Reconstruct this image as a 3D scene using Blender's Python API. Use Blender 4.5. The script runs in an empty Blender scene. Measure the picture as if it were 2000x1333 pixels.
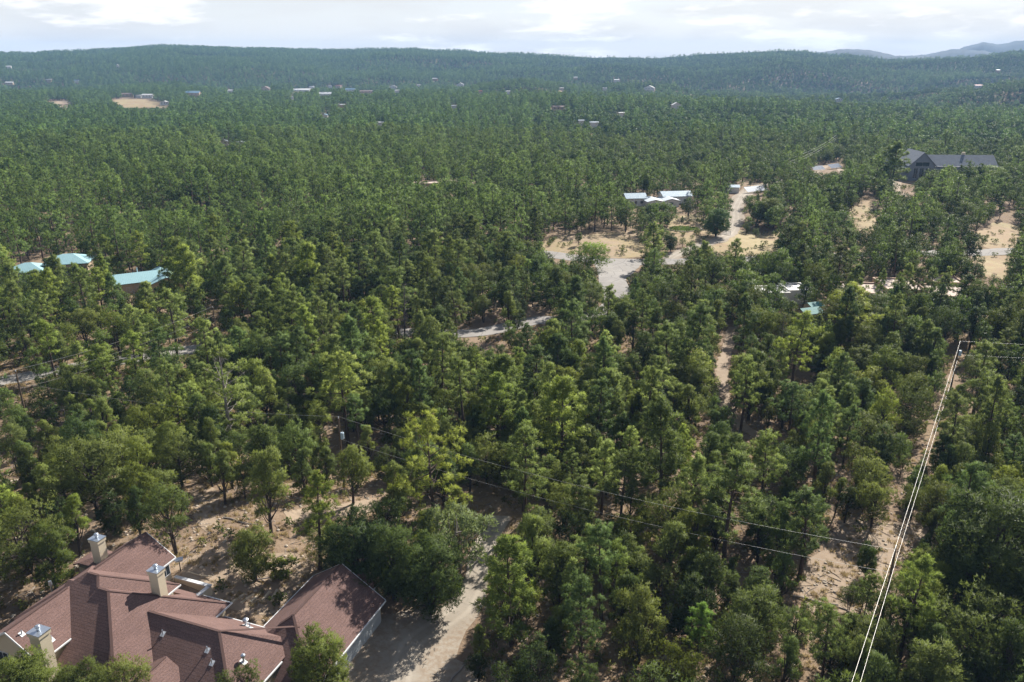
import bpy, bmesh, math, random
import numpy as np
from mathutils import Vector, Matrix

# ------------------------------------------------------------------ camera, sky, sun, exposure
SC = bpy.context.scene
COL = SC.collection
FPX, YH, CH = 1540.0, 120.0, 55.0            # focal length (px of a 2000 px wide frame), horizon row, camera height
PITCH = math.atan((666.5 - YH) / FPX)
cam = bpy.data.cameras.new('camera'); camo = bpy.data.objects.new('camera', cam); COL.objects.link(camo)
camo.location = (0, 0, CH); camo.rotation_euler = (math.pi / 2 - PITCH, 0, 0)
cam.sensor_width = 36.0; cam.lens = 36.0 * FPX / 2000.0
cam.clip_start = 0.5; cam.clip_end = 60000
SC.camera = camo

SUN_AZ, SUN_EL = math.radians(35), math.radians(36)      # azimuth right of the viewing direction
wd = bpy.data.worlds.new('World'); SC.world = wd; wd.use_nodes = True
wn, wl = wd.node_tree.nodes, wd.node_tree.links
wn.clear()
w_out = wn.new('ShaderNodeOutputWorld'); w_bg = wn.new('ShaderNodeBackground'); w_sky = wn.new('ShaderNodeTexSky')
w_sky.sky_type = 'NISHITA'; w_sky.sun_disc = False
w_sky.sun_elevation = SUN_EL; w_sky.sun_rotation = SUN_AZ
w_sky.altitude = 2100; w_sky.air_density = 1.0; w_sky.dust_density = 2.0; w_sky.ozone_density = 1.0
w_bg.inputs['Strength'].default_value = 0.05
wl.new(w_bg.outputs[0], w_out.inputs[0])
# cloud layer: a sheet of thin high cloud, noise on the plane the sight line meets
tc = wn.new('ShaderNodeTexCoord'); sep = wn.new('ShaderNodeSeparateXYZ'); wl.new(tc.outputs['Generated'], sep.inputs[0])
def wmath(op, a, b=None):
    m = wn.new('ShaderNodeMath'); m.operation = op
    for i, v in enumerate((a, b)):
        if v is None: continue
        if isinstance(v, (int, float)): m.inputs[i].default_value = v
        else: wl.new(v, m.inputs[i])
    return m.outputs[0]
zc = wmath('ADD', wmath('MAXIMUM', sep.outputs[2], 0.0), 0.16)
cmb = wn.new('ShaderNodeCombineXYZ')
wl.new(wmath('DIVIDE', sep.outputs[0], zc), cmb.inputs[0]); wl.new(wmath('DIVIDE', sep.outputs[1], zc), cmb.inputs[1])
def wnoise(scale, detail, off, rough=.55):
    mp = wn.new('ShaderNodeMapping'); mp.inputs['Location'].default_value = off; wl.new(cmb.outputs[0], mp.inputs[0])
    nz = wn.new('ShaderNodeTexNoise'); nz.inputs['Scale'].default_value = scale; nz.inputs['Detail'].default_value = detail
    nz.inputs['Roughness'].default_value = rough; wl.new(mp.outputs[0], nz.inputs['Vector']); return nz.outputs[0]
def wramp(f, a, b):
    mr = wn.new('ShaderNodeMapRange'); mr.interpolation_type = 'SMOOTHSTEP'; wl.new(f, mr.inputs[0])
    mr.inputs[1].default_value = a; mr.inputs[2].default_value = b; return mr.outputs[0]
def wmix(f, a, b):
    m = wn.new('ShaderNodeMix'); m.data_type = 'RGBA'
    if isinstance(f, float): m.inputs[0].default_value = f
    else: wl.new(f, m.inputs[0])
    for i, v in ((6, a), (7, b)):
        if isinstance(v, tuple): m.inputs[i].default_value = v
        else: wl.new(v, m.inputs[i])
    return m.outputs[2]
# the sheet covers more of the sky the lower one looks through it
cover = wmath('SUBTRACT', 1.0, wmath('POWER', 2.718, wmath('DIVIDE', -0.095, wmath('ADD', wmath('MAXIMUM', sep.outputs[2], 0.0), 0.03))))
veil = wmix(cover, w_sky.outputs[0], (10.6, 9.95, 9.3, 1))
grey = wmix(wmath('MULTIPLY', wmath('MULTIPLY', cover, wramp(wnoise(.9, 7, (3.1, 1.7, 0)), .44, .64)), .7), veil, (8.2, 7.8, 7.4, 1))
puff = wmix(wmath('MULTIPLY', wmath('MULTIPLY', cover, wramp(wnoise(1.7, 9, (9.3, 4.2, 2), .6), .52, .66)), .85), grey, (14.5, 13.8, 13.0, 1))
wl.new(puff, w_bg.inputs['Color'])

sl = bpy.data.lights.new('sun', 'SUN'); so = bpy.data.objects.new('sun', sl); COL.objects.link(so)
sl.energy = 5.0; sl.angle = math.radians(0.53); sl.color = (1.0, 0.945, 0.86)
SUN_DIR = Vector((math.sin(SUN_AZ) * math.cos(SUN_EL), math.cos(SUN_AZ) * math.cos(SUN_EL), math.sin(SUN_EL)))
so.rotation_euler = (-SUN_DIR).to_track_quat('-Z', 'Y').to_euler(); so.location = (40, 40, 120)
vs = SC.view_settings
vs.view_transform = 'Standard'; vs.look = 'None'; vs.exposure = 1.12; vs.gamma = 1.0; vs.use_curve_mapping = False
SC.cycles.use_denoising = True
SC.cycles.denoiser = 'OPENIMAGEDENOISE'; SC.cycles.denoising_input_passes = 'RGB_ALBEDO_NORMAL'; SC.cycles.denoising_prefilter = 'ACCURATE'
SC.cycles.max_bounces = 6; SC.cycles.diffuse_bounces = 3; SC.cycles.glossy_bounces = 2
SC.cycles.transmission_bounces = 4; SC.cycles.transparent_max_bounces = 6; SC.cycles.volume_bounces = 0
SC.cycles.sample_clamp_indirect = 6.0
SC.render.use_persistent_data = False

rng = np.random.default_rng(11); random.seed(11)

# ------------------------------------------------------------------ helpers
def tag(o, label=None, cat=None, group=None, kind=None):
    for k, v in (('label', label), ('category', cat), ('group', group), ('kind', kind)):
        if v is not None: o[k] = v
    return o
def empty(name, loc, rz=0.0):
    o = bpy.data.objects.new(name, None); COL.objects.link(o)
    o.empty_display_size = 0.5; o.location = loc; o.rotation_euler = (0, 0, rz); return o
def link(name, me, parent=None, loc=None, mats=None):
    o = bpy.data.objects.new(name, me); COL.objects.link(o)
    if parent is not None: o.parent = parent
    if loc is not None: o.location = loc
    for m in (mats or ()): me.materials.append(m)
    return o
def mesh_np(name, verts, tris, mats=(), matidx=None, smooth=False, quads=False):
    """verts (n,3), tris (m,3|4) to a mesh, fast."""
    me = bpy.data.meshes.new(name)
    verts = np.asarray(verts, np.float32); tris = np.asarray(tris, np.int32); k = tris.shape[1]
    me.vertices.add(len(verts)); me.vertices.foreach_set('co', verts.ravel())
    me.loops.add(tris.size); me.loops.foreach_set('vertex_index', tris.ravel())
    me.polygons.add(len(tris)); me.polygons.foreach_set('loop_start', np.arange(0, tris.size, k, dtype=np.int32))
    me.polygons.foreach_set('loop_total', np.full(len(tris), k, np.int32))
    if matidx is not None: me.polygons.foreach_set('material_index', np.asarray(matidx, np.int32))
    me.polygons.foreach_set('use_smooth', np.full(len(tris), bool(smooth)))
    me.update(calc_edges=True)
    for m in mats: me.materials.append(m)
    return me
class MB:
    """collects polygons of one part"""
    def __init__(s): s.v, s.f = [], []
    def poly(s, pts):
        b = len(s.v); s.v += [tuple(p) for p in pts]; s.f.append(tuple(range(b, b + len(pts))))
    def box(s, x0, x1, y0, y1, z0, z1):
        b = len(s.v)
        s.v += [(x0,y0,z0),(x1,y0,z0),(x1,y1,z0),(x0,y1,z0),(x0,y0,z1),(x1,y0,z1),(x1,y1,z1),(x0,y1,z1)]
        s.f += [tuple(b + i for i in q) for q in ((0,3,2,1),(4,5,6,7),(0,1,5,4),(1,2,6,5),(2,3,7,6),(3,0,4,7))]
    def tube(s, pts, rads, n=8, cap=True):
        pts = [Vector(p) for p in pts]; b0 = len(s.v)
        for i, p in enumerate(pts):
            d = (pts[min(i + 1, len(pts) - 1)] - pts[max(i - 1, 0)]).normalized()
            u = d.cross(Vector((0.31, 0.95, 0.05)) if abs(d.z) > .8 else Vector((0, 0, 1))).normalized(); w = d.cross(u)
            r = rads[i] if hasattr(rads, '__len__') else rads
            for k in range(n):
                a = 2 * math.pi * k / n; q = p + (u * math.cos(a) + w * math.sin(a)) * r; s.v.append(tuple(q))
        for i in range(len(pts) - 1):
            for k in range(n):
                a, c = b0 + i * n + k, b0 + i * n + (k + 1) % n; s.f.append((a, c, c + n, a + n))
        if cap:
            s.f.append(tuple(b0 + k for k in range(n - 1, -1, -1))); e = b0 + (len(pts) - 1) * n; s.f.append(tuple(e + k for k in range(n)))
    def bar(s, a, b, w, h):
        a, b = Vector(a), Vector(b); d = (b - a).normalized(); u = d.cross(Vector((0, 0, 1)))
        u = u.normalized() if u.length > 1e-4 else Vector((1, 0, 0)); t = u.cross(d).normalized(); i0 = len(s.v)
        for p in (a, b):
            for x, y in ((-1,-1),(1,-1),(1,1),(-1,1)): s.v.append(tuple(p + u * x * w / 2 + t * y * h / 2))
        s.f += [tuple(i0 + i for i in q) for q in ((0,1,2,3),(7,6,5,4),(0,4,5,1),(1,5,6,2),(2,6,7,3),(3,7,4,0))]
    def build(s, name, mat, parent=None, loc=None, smooth=False):
        me = bpy.data.meshes.new(name); me.from_pydata(s.v, [], s.f); me.validate(); me.update()
        if smooth: me.polygons.foreach_set('use_smooth', np.ones(len(me.polygons), bool))
        bm = bmesh.new(); bm.from_mesh(me); bmesh.ops.recalc_face_normals(bm, faces=bm.faces); bm.to_mesh(me); bm.free()
        return link(name, me, parent, loc, [mat])
def copy_tree(o, parent=None):
    c = o.copy(); COL.objects.link(c); c.parent = parent
    for ch in list(o.children): copy_tree(ch, c)
    return c

# ------------------------------------------------------------------ materials
MATS = {}
def nodes_of(name):
    m = bpy.data.materials.new(name); m.use_nodes = True; MATS[name] = m
    nt = m.node_tree; nt.nodes.clear(); return m, nt.nodes, nt.links
def nd(N, L, typ, ins=None, **attr):
    n = N.new(typ)
    for k, v in attr.items(): setattr(n, k, v)
    for k, v in (ins or {}).items():
        if isinstance(v, bpy.types.NodeSocket): L.new(v, n.inputs[k])
        else: n.inputs[k].default_value = v
    return n
def rgba(c): return (*c, 1.0)
def mixc(N, L, f, a, b, mode='MIX'):
    n = N.new('ShaderNodeMix'); n.data_type = 'RGBA'; n.blend_type = mode
    for i, v in ((0, f), (6, a), (7, b)):
        if isinstance(v, bpy.types.NodeSocket): L.new(v, n.inputs[i])
        else: n.inputs[i].default_value = rgba(v) if isinstance(v, tuple) else v
    return n.outputs[2]
def ramp01(N, L, f, a, b):
    n = nd(N, L, 'ShaderNodeMapRange', {0: f, 1: a, 2: b}); n.interpolation_type = 'SMOOTHSTEP'; return n.outputs[0]
def noise(N, L, vec, scale, detail=4, rough=.55):
    return nd(N, L, 'ShaderNodeTexNoise', {'Vector': vec, 'Scale': scale, 'Detail': detail, 'Roughness': rough}).outputs[0]
def plain(name, col, rough=.7, metal=0.0, var=.18, scale=1.5, bump=0.0, bscale=12.0, spec=.5):
    m, N, L = nodes_of(name)
    t = nd(N, L, 'ShaderNodeTexCoord').outputs['Object']
    f = noise(N, L, t, scale, 5); f2 = noise(N, L, t, scale * 9, 3)
    c = mixc(N, L, f, tuple(x * (1 - var) for x in col), tuple(min(1, x * (1 + var)) for x in col))
    c = mixc(N, L, nd(N, L, 'ShaderNodeMath', {0: f2, 1: var}, operation='MULTIPLY').outputs[0], c, tuple(x * .5 for x in col))
    b = nd(N, L, 'ShaderNodeBsdfPrincipled', {'Base Color': c, 'Roughness': rough, 'Metallic': metal, 'Specular IOR Level': spec})
    if bump:
        bn = nd(N, L, 'ShaderNodeBump', {'Height': noise(N, L, t, bscale, 4), 'Strength': bump, 'Distance': .05}); L.new(bn.outputs[0], b.inputs['Normal'])
    o = nd(N, L, 'ShaderNodeOutputMaterial'); L.new(b.outputs[0], o.inputs[0]); return m
def foliage(name, dark, light, trans, tw=.42, rough=.55):
    """leaf material: colour differs from plant to plant and from spray to spray; some light passes through"""
    m, N, L = nodes_of(name)
    oi = nd(N, L, 'ShaderNodeObjectInfo'); at = nd(N, L, 'ShaderNodeAttribute', attribute_name='leaf')
    c = mixc(N, L, oi.outputs['Random'], dark, light)
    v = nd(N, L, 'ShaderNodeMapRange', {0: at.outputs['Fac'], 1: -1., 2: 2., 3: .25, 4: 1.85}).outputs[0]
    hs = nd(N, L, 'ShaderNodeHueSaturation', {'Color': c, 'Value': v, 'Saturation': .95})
    c = mixc(N, L, 1.0, hs.outputs[0], oi.outputs['Color'], 'MULTIPLY')
    t = mixc(N, L, 1.0, mixc(N, L, 1.0, c, trans, 'MULTIPLY'), (1., 1., 1.), 'MULTIPLY')
    d = nd(N, L, 'ShaderNodeBsdfPrincipled', {'Base Color': c, 'Roughness': rough, 'Specular IOR Level': .12})
    tr = nd(N, L, 'ShaderNodeBsdfTranslucent', {'Color': t})
    mx = nd(N, L, 'ShaderNodeMixShader', {0: tw, 1: d.outputs[0], 2: tr.outputs[0]})
    o = nd(N, L, 'ShaderNodeOutputMaterial'); L.new(mx.outputs[0], o.inputs[0]); return m
foliage('pine_needles', (.112, .152, .042), (.180, .222, .060), (1.5, 1.5, 1.1), .44)
foliage('juniper_foliage', (.066, .088, .024), (.130, .152, .036), (1.55, 1.55, 1.1), .40)
foliage('pinyon_foliage', (.080, .108, .028), (.150, .178, .042), (1.55, 1.55, 1.1), .40)
foliage('scrub_foliage', (.075, .105, .03), (.15, .155, .055), (1.6, 1.6, 1.0), .4)
foliage('bright_foliage', (.085, .135, .03), (.115, .165, .04), (1.5, 1.6, 1.0), .45)
foliage('dry_grass', (.27, .20, .09), (.36, .29, .14), (1.2, 1.1, .9), .4)
foliage('dead_needles', (.20, .125, .07), (.27, .18, .10), (1.2, 1.1, .9), .3)
plain('bark', (.055, .040, .033), .95, var=.35, scale=2.5, bump=.5)
plain('bark_pine', (.075, .048, .036), .95, var=.4, scale=2.0, bump=.6)
plain('dead_wood', (.24, .21, .19), .9, var=.25, scale=3)
plain('snag_wood', (.10, .082, .075), .95, var=.3, scale=3)
plain('stucco', (.56, .48, .35), .9, var=.07, scale=.8, bump=.15, bscale=30)
plain('stucco_orange', (.52, .33, .18), .9, var=.12, scale=.8)
plain('white_trim', (.60, .61, .62), .5, var=.05)
plain('garage_white', (.52, .55, .57), .5, var=.04)
plain('galvanised', (.55, .60, .66), .32, .85, var=.12, scale=4)
plain('dark_metal', (.05, .05, .055), .5, .4)
plain('pole_wood', (.13, .085, .05), .9, var=.3, scale=3)
plain('wire_metal', (.42, .41, .39), .45, .3, var=.03)
plain('ceramic', (.55, .55, .56), .3, var=.05)
plain('transformer_grey', (.42, .52, .60), .4, var=.06)
plain('window_glass', (.03, .04, .05), .06, var=.1, spec=.9)
plain('adobe_pink', (.42, .30, .22), .92, var=.1, scale=.6)
plain('adobe_roof', (.46, .37, .31), .9, var=.12, scale=.4)
plain('grey_siding', (.19, .21, .25), .8, var=.12, scale=1.2)
plain('stone_dry', (.42, .36, .29), .95, var=.25, scale=2.5, bump=.5)
plain('timber', (.50, .42, .31), .85, var=.2, scale=3)
plain('car_white', (.72, .73, .75), .25, var=.03, spec=.8)
plain('tyre_rubber', (.02, .02, .02), .9)
plain('red_roof', (.35, .09, .06), .7, var=.1)
plain('brown_roof', (.17, .12, .10), .85, var=.2)
plain('white_roof', (.60, .60, .59), .6, var=.06)
plain('wall_tan', (.52, .40, .28), .9, var=.1)
plain('wall_white', (.66, .64, .60), .85, var=.08)
plain('solar_glass', (.12, .15, .20), .18, .2, var=.08, spec=.8)
plain('far_ridge', (.028, .044, .060), 1.0, var=.3, scale=.004)  # bluish base: part of the distance haze is put into this colour
def seam_metal(name, col, rough=.55):
    m, N, L = nodes_of(name)
    uv = nd(N, L, 'ShaderNodeUVMap').outputs[0]; sp = nd(N, L, 'ShaderNodeSeparateXYZ', {0: uv})
    fr = nd(N, L, 'ShaderNodeMath', {0: nd(N, L, 'ShaderNodeMath', {0: sp.outputs[0], 1: 2.2}, operation='MULTIPLY').outputs[0]}, operation='FRACT').outputs[0]
    rib = nd(N, L, 'ShaderNodeMath', {0: fr, 1: .88}, operation='GREATER_THAN').outputs[0]
    f = noise(N, L, uv, .5, 4)
    c = mixc(N, L, f, tuple(x * .88 for x in col), tuple(min(1, x * 1.1) for x in col)); c = mixc(N, L, nd(N, L, 'ShaderNodeMath', {0: rib, 1: .35}, operation='MULTIPLY').outputs[0], c, tuple(x * .6 for x in col))
    b = nd(N, L, 'ShaderNodeBsdfPrincipled', {'Base Color': c, 'Roughness': rough, 'Metallic': .0, 'Specular IOR Level': .35})
    bn = nd(N, L, 'ShaderNodeBump', {'Height': rib, 'Strength': .5, 'Distance': .03}); L.new(bn.outputs[0], b.inputs['Normal'])
    o = nd(N, L, 'ShaderNodeOutputMaterial'); L.new(b.outputs[0], o.inputs[0]); return m
seam_metal('metal_blue', (.20, .31, .40)); seam_metal('metal_pale', (.52, .57, .62), .5)
seam_metal('metal_teal', (.28, .46, .50)); seam_metal('metal_green', (.05, .20, .19), .7)
def shingles(name, c1, c2, mortar, row=.30, tab=.9):
    m, N, L = nodes_of(name)
    uv = nd(N, L, 'ShaderNodeUVMap').outputs[0]
    br = nd(N, L, 'ShaderNodeTexBrick', {'Vector': uv, 'Color1': rgba(c1), 'Color2': rgba(c2), 'Mortar': rgba(mortar), 'Scale': 1.0, 'Mortar Size': .012, 'Mortar Smooth': .4, 'Bias': -.1, 'Brick Width': tab, 'Row Height': row})
    f = noise(N, L, uv, .35, 4); f3 = noise(N, L, uv, 7.0, 3, .7)
    c = mixc(N, L, nd(N, L, 'ShaderNodeMath', {0: ramp01(N, L, f, .35, .7), 1: .38}, operation='MULTIPLY').outputs[0], br.outputs[0], tuple(x * .6 for x in c1))
    c = mixc(N, L, ramp01(N, L, f3, .42, .72), c, tuple(min(1, x * 1.35) for x in c2), 'MIX') if False else mixc(N, L, .28, c, mixc(N, L, ramp01(N, L, f3, .35, .68), tuple(x * .45 for x in c1), tuple(x * 1.65 for x in c2)))
    sp = nd(N, L, 'ShaderNodeSeparateXYZ', {0: uv})
    fr = nd(N, L, 'ShaderNodeMath', {0: nd(N, L, 'ShaderNodeMath', {0: sp.outputs[1], 1: row}, operation='DIVIDE').outputs[0]}, operation='FRACT').outputs[0]
    lap = nd(N, L, 'ShaderNodeMath', {0: 1.0, 1: fr}, operation='SUBTRACT').outputs[0]
    h = nd(N, L, 'ShaderNodeMath', {0: lap, 1: nd(N, L, 'ShaderNodeMath', {0: f3, 1: .5}, operation='MULTIPLY').outputs[0]}, operation='ADD').outputs[0]
    b = nd(N, L, 'ShaderNodeBsdfPrincipled', {'Base Color': c, 'Roughness': .92, 'Specular IOR Level': .2})
    bn = nd(N, L, 'ShaderNodeBump', {'Height': h, 'Strength': .55, 'Distance': .045}); L.new(bn.outputs[0], b.inputs['Normal'])
    o = nd(N, L, 'ShaderNodeOutputMaterial'); L.new(b.outputs[0], o.inputs[0]); return m
shingles('shingle_red', (.132, .082, .072), (.166, .104, .092), (.058, .035, .031))
shingles('shingle_grey', (.17, .19, .225), (.215, .235, .27), (.10, .11, .13), .35, 1.0)
def ground_mat():
    m, N, L = nodes_of('ground_soil')
    t = nd(N, L, 'ShaderNodeTexCoord').outputs['Object']
    big = noise(N, L, t, .018, 5); mid = noise(N, L, t, .11, 6, .6); fine = noise(N, L, t, 1.6, 6, .65); peb = noise(N, L, t, 6.0, 3, .7)
    c = mixc(N, L, ramp01(N, L, mid, .38, .62), (.185, .132, .090), (.262, .194, .136))
    c = mixc(N, L, ramp01(N, L, big, .45, .68), c, (.235, .175, .108))
    c = mixc(N, L, nd(N, L, 'ShaderNodeMath', {0: ramp01(N, L, fine, .46, .70), 1: .55}, operation='MULTIPLY').outputs[0], c, (.12, .08, .052))
    c = mixc(N, L, nd(N, L, 'ShaderNodeMath', {0: ramp01(N, L, peb, .58, .72), 1: .5}, operation='MULTIPLY').outputs[0], c, (.35, .27, .195))
    b = nd(N, L, 'ShaderNodeBsdfPrincipled', {'Base Color': c, 'Roughness': .97, 'Specular IOR Level': .1})
    h = nd(N, L, 'ShaderNodeMath', {0: fine, 1: nd(N, L, 'ShaderNodeMath', {0: peb, 1: .35}, operation='MULTIPLY').outputs[0]}, operation='ADD').outputs[0]
    bn = nd(N, L, 'ShaderNodeBump', {'Height': h, 'Strength': .8, 'Distance': .18}); L.new(bn.outputs[0], b.inputs['Normal'])
    o = nd(N, L, 'ShaderNodeOutputMaterial'); L.new(b.outputs[0], o.inputs[0])
ground_mat()
def track_mat(name, a, b_, dark, crack=False, rough=.9, mottle=None, wheels=False):
    m, N, L = nodes_of(name)
    t = nd(N, L, 'ShaderNodeTexCoord').outputs['Object']
    f = noise(N, L, t, .22, 6, .6); g = noise(N, L, t, 1.8, 6, .65); p = noise(N, L, t, 9, 3, .7)
    c = mixc(N, L, ramp01(N, L, f, .35, .65), a, b_)
    c = mixc(N, L, nd(N, L, 'ShaderNodeMath', {0: ramp01(N, L, g, .5, .75), 1: .5}, operation='MULTIPLY').outputs[0], c, dark)
    c = mixc(N, L, nd(N, L, 'ShaderNodeMath', {0: p, 1: .25}, operation='MULTIPLY').outputs[0], c, dark)
    if mottle:
        k = ramp01(N, L, noise(N, L, t, .06, 6, .65), .42, .60); c = mixc(N, L, k, c, mottle)
        c = mixc(N, L, nd(N, L, 'ShaderNodeMath', {0: ramp01(N, L, noise(N, L, t, .5, 5, .7), .55, .68), 1: .6}, operation='MULTIPLY').outputs[0], c, (.11, .115, .045))
    if wheels:
        ac = nd(N, L, 'ShaderNodeAttribute', attribute_name='across').outputs['Fac']
        d = nd(N, L, 'ShaderNodeMath', {0: nd(N, L, 'ShaderNodeMath', {0: nd(N, L, 'ShaderNodeMath', {0: ac}, operation='ABSOLUTE').outputs[0], 1: .85}, operation='SUBTRACT').outputs[0]}, operation='ABSOLUTE').outputs[0]
        k = nd(N, L, 'ShaderNodeMath', {0: nd(N, L, 'ShaderNodeMapRange', {0: d, 1: .12, 2: .42, 3: 1., 4: 0.}).outputs[0], 1: f}, operation='MULTIPLY').outputs[0]
        c = mixc(N, L, nd(N, L, 'ShaderNodeMath', {0: k, 1: .8}, operation='MULTIPLY').outputs[0], c, tuple(min(1, x * 1.25) for x in b_))
        ed = nd(N, L, 'ShaderNodeMapRange', {0: nd(N, L, 'ShaderNodeMath', {0: ac}, operation='ABSOLUTE').outputs[0], 1: 1.2, 2: 2.4, 3: 0., 4: .55}).outputs[0]
        c = mixc(N, L, nd(N, L, 'ShaderNodeMath', {0: ed, 1: ramp01(N, L, g, .35, .6)}, operation='MULTIPLY').outputs[0], c, (.22, .155, .10))
    if crack:
        vo = nd(N, L, 'ShaderNodeTexVoronoi', {'Vector': t, 'Scale': .16}, feature='DISTANCE_TO_EDGE')
        k = nd(N, L, 'ShaderNodeMath', {0: vo.outputs['Distance'], 1: .012}, operation='LESS_THAN').outputs[0]
        c = mixc(N, L, nd(N, L, 'ShaderNodeMath', {0: k, 1: .6}, operation='MULTIPLY').outputs[0], c, tuple(x * .5 for x in dark))
    b = nd(N, L, 'ShaderNodeBsdfPrincipled', {'Base Color': c, 'Roughness': rough, 'Specular IOR Level': .2})
    bn = nd(N, L, 'ShaderNodeBump', {'Height': g, 'Strength': .4, 'Distance': .08}); L.new(bn.outputs[0], b.inputs['Normal'])
    o = nd(N, L, 'ShaderNodeOutputMaterial'); L.new(b.outputs[0], o.inputs[0])
track_mat('road_paving', (.255, .238, .222), (.295, .278, .258), (.19, .177, .166), True)
track_mat('gravel_drive', (.275, .238, .192), (.325, .288, .238), (.185, .155, .125), wheels=True)
track_mat('dirt_track', (.262, .198, .142), (.32, .250, .182), (.165, .120, .083))
track_mat('dry_meadow', (.30, .235, .125), (.34, .275, .155), (.19, .155, .07), mottle=(.27, .19, .112))
track_mat('orange_field', (.275, .200, .130), (.315, .240, .160), (.185, .135, .085), mottle=(.27, .21, .11))

# ------------------------------------------------------------------ pixel <-> place, terrain
def ray(u, v):
    x = (u - 1000.) / FPX; y = -(v - 666.5) / FPX
    return np.array([x + 0 * y, math.cos(PITCH) + y * math.sin(PITCH), -math.sin(PITCH) + y * math.cos(PITCH)])
def atz(u, v, z):
    d = ray(u, v); t = (z - CH) / d[2]; return np.array([0, 0, CH]) + t * d
def project(x, y, z):
    z = z - CH
    zc_ = y * math.cos(PITCH) - z * math.sin(PITCH); yc = y * math.sin(PITCH) + z * math.cos(PITCH)
    zc_ = np.maximum(zc_, 1e-3)
    return 1000 + FPX * x / zc_, 666.5 - FPX * yc / zc_
HO = atz(300, 1150, 0.0)[:2]; HA = math.radians(20)               # main house: origin and axis
HE = np.array([math.sin(HA + math.pi / 2), math.cos(HA + math.pi / 2)]); HN = np.array([math.sin(HA), math.cos(HA)])
_tab = rng.normal(size=(64, 64))
def vnoise(x, y, s):
    x = np.asarray(x, float) / s; y = np.asarray(y, float) / s
    xi = np.floor(x).astype(int); yi = np.floor(y).astype(int); fx = x - xi; fy = y - yi
    fx = fx * fx * (3 - 2 * fx); fy = fy * fy * (3 - 2 * fy)
    g = lambda a, b: _tab[a & 63, b & 63]
    return (g(xi, yi) * (1 - fx) + g(xi + 1, yi) * fx) * (1 - fy) + (g(xi, yi + 1) * (1 - fx) + g(xi + 1, yi + 1) * fx) * fy
sstep = lambda a, b, x: (lambda t: t * t * (3 - 2 * t))(np.clip((np.asarray(x, float) - a) / (b - a), 0, 1))
# ground rows seen at growing distances, for some columns of the view (read off the photograph's ridges)
_R = np.array([420, 600, 800, 1000, 1150, 1300, 1500, 1700, 2000, 2300, 2700, 3100, 3600, 6500.])
_U = np.array([-900, -300, 0, 180, 330, 500, 640, 760, 900, 1000, 1180, 1300, 1400, 1540, 1640, 1760, 1880, 2000, 2300, 2900.])
_crest = np.array([114, 114, 111, 106, 98, 100, 105, 101, 105, 111, 118, 116, 111, 104, 111, 123, 119, 106, 100, 106.])
_P = {0: [346, 288, 248, 222, 212, 204, 193, 185, 184], 700: [346, 288, 248, 222, 211, 202, 190, 182, 186], 1000: [344, 285, 244, 217, 207, 210, 188, 171, 186], 1300: [342, 284, 243, 220, 216, 226, 196, 178, 190],
      1450: [340, 283, 242, 219, 215, 236, 222, 208, 195], 1800: [340, 283, 242, 219, 216, 232, 212, 200, 193], 1920: [340, 283, 242, 220, 217, 226, 178, 167, 196]}
def _rowtab():
    ks = sorted(_P); A = np.array([_P[k] for k in ks]); T = np.zeros((len(_U), len(_R)))
    for i, u in enumerate(_U):
        b = [np.interp(u, ks, A[:, j]) for j in range(A.shape[1])]; c = _crest[i]; f = 180 - c
        T[i] = b + [c + .52 * f, c + .18 * f, c, c + 10, 127]
    return T
_T = _rowtab()
def terr(x, y):
    x = np.asarray(x, float); y = np.asarray(y, float); r = np.hypot(x, y)
    # near: gently rolling, a knoll under the west end of the house
    de = (x - HO[0]) * HE[0] + (y - HO[1]) * HE[1]; dn = (x - HO[0]) * HN[0] + (y - HO[1]) * HN[1]
    kn = (1 - sstep(0, 23, de)) * (1 - sstep(14, 48, np.abs(dn + 5))) * (1 - sstep(12, 60, -de))
    z = -4.3 + 4.3 * kn
    far = sstep(60, 160, r)
    z = z + far * (1.3 * vnoise(x + 31, y, 47.) + .9 * vnoise(x, y + 77, 23.)) * .7 + .10 * vnoise(x, y, 7.) * sstep(75, 110, r)
    # far: ridges
    u = 1000 + FPX * x / np.maximum(y, 1e-3) / math.cos(PITCH); u = np.clip(np.where(y > 0, u, 0), _U[0], _U[-1])
    iu = np.clip(np.searchsorted(_U, u) - 1, 0, len(_U) - 2); fu = (u - _U[iu]) / (_U[iu + 1] - _U[iu]); fu = fu * fu * (3 - 2 * fu)
    rr = np.clip(r, _R[0], _R[-1]); ir = np.clip(np.searchsorted(_R, rr) - 1, 0, len(_R) - 2); fr = (rr - _R[ir]) / (_R[ir + 1] - _R[ir])
    row = (_T[iu, ir] * (1 - fu) + _T[iu + 1, ir] * fu) * (1 - fr) + (_T[iu, ir + 1] * (1 - fu) + _T[iu + 1, ir + 1] * fu) * fr
    dep = PITCH + np.arctan((row - 666.5) / FPX); zf = CH - r * np.tan(dep)
    zf = zf + sstep(600, 1500, r) * (9 * vnoise(x, y + 500, 260.) + 5 * vnoise(x + 90, y, 120.)) * (1 - sstep(2500, 3000, r) * .75)
    k = sstep(300, 520, r)
    return z * (1 - k) + zf * k
def hit(u, v):
    """where the sight line of a pixel meets the ground"""
    d = ray(float(u), float(v)); ts = np.concatenate([np.arange(40, 400, 2.), np.geomspace(400, 14000, 900)])
    ts = ts / np.linalg.norm(d)
    g = CH + d[2] * ts - terr(d[0] * ts, d[1] * ts); i = int(np.argmax(g < 0)) or len(ts) - 1
    a, b = ts[i - 1], ts[i]
    for _ in range(30):
        m = (a + b) / 2
        if CH + d[2] * m - float(terr(d[0] * m, d[1] * m)) < 0: b = m
        else: a = m
    p = np.array([0, 0, CH]) + d * a; p[2] = float(terr(p[0], p[1])); return p

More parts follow.
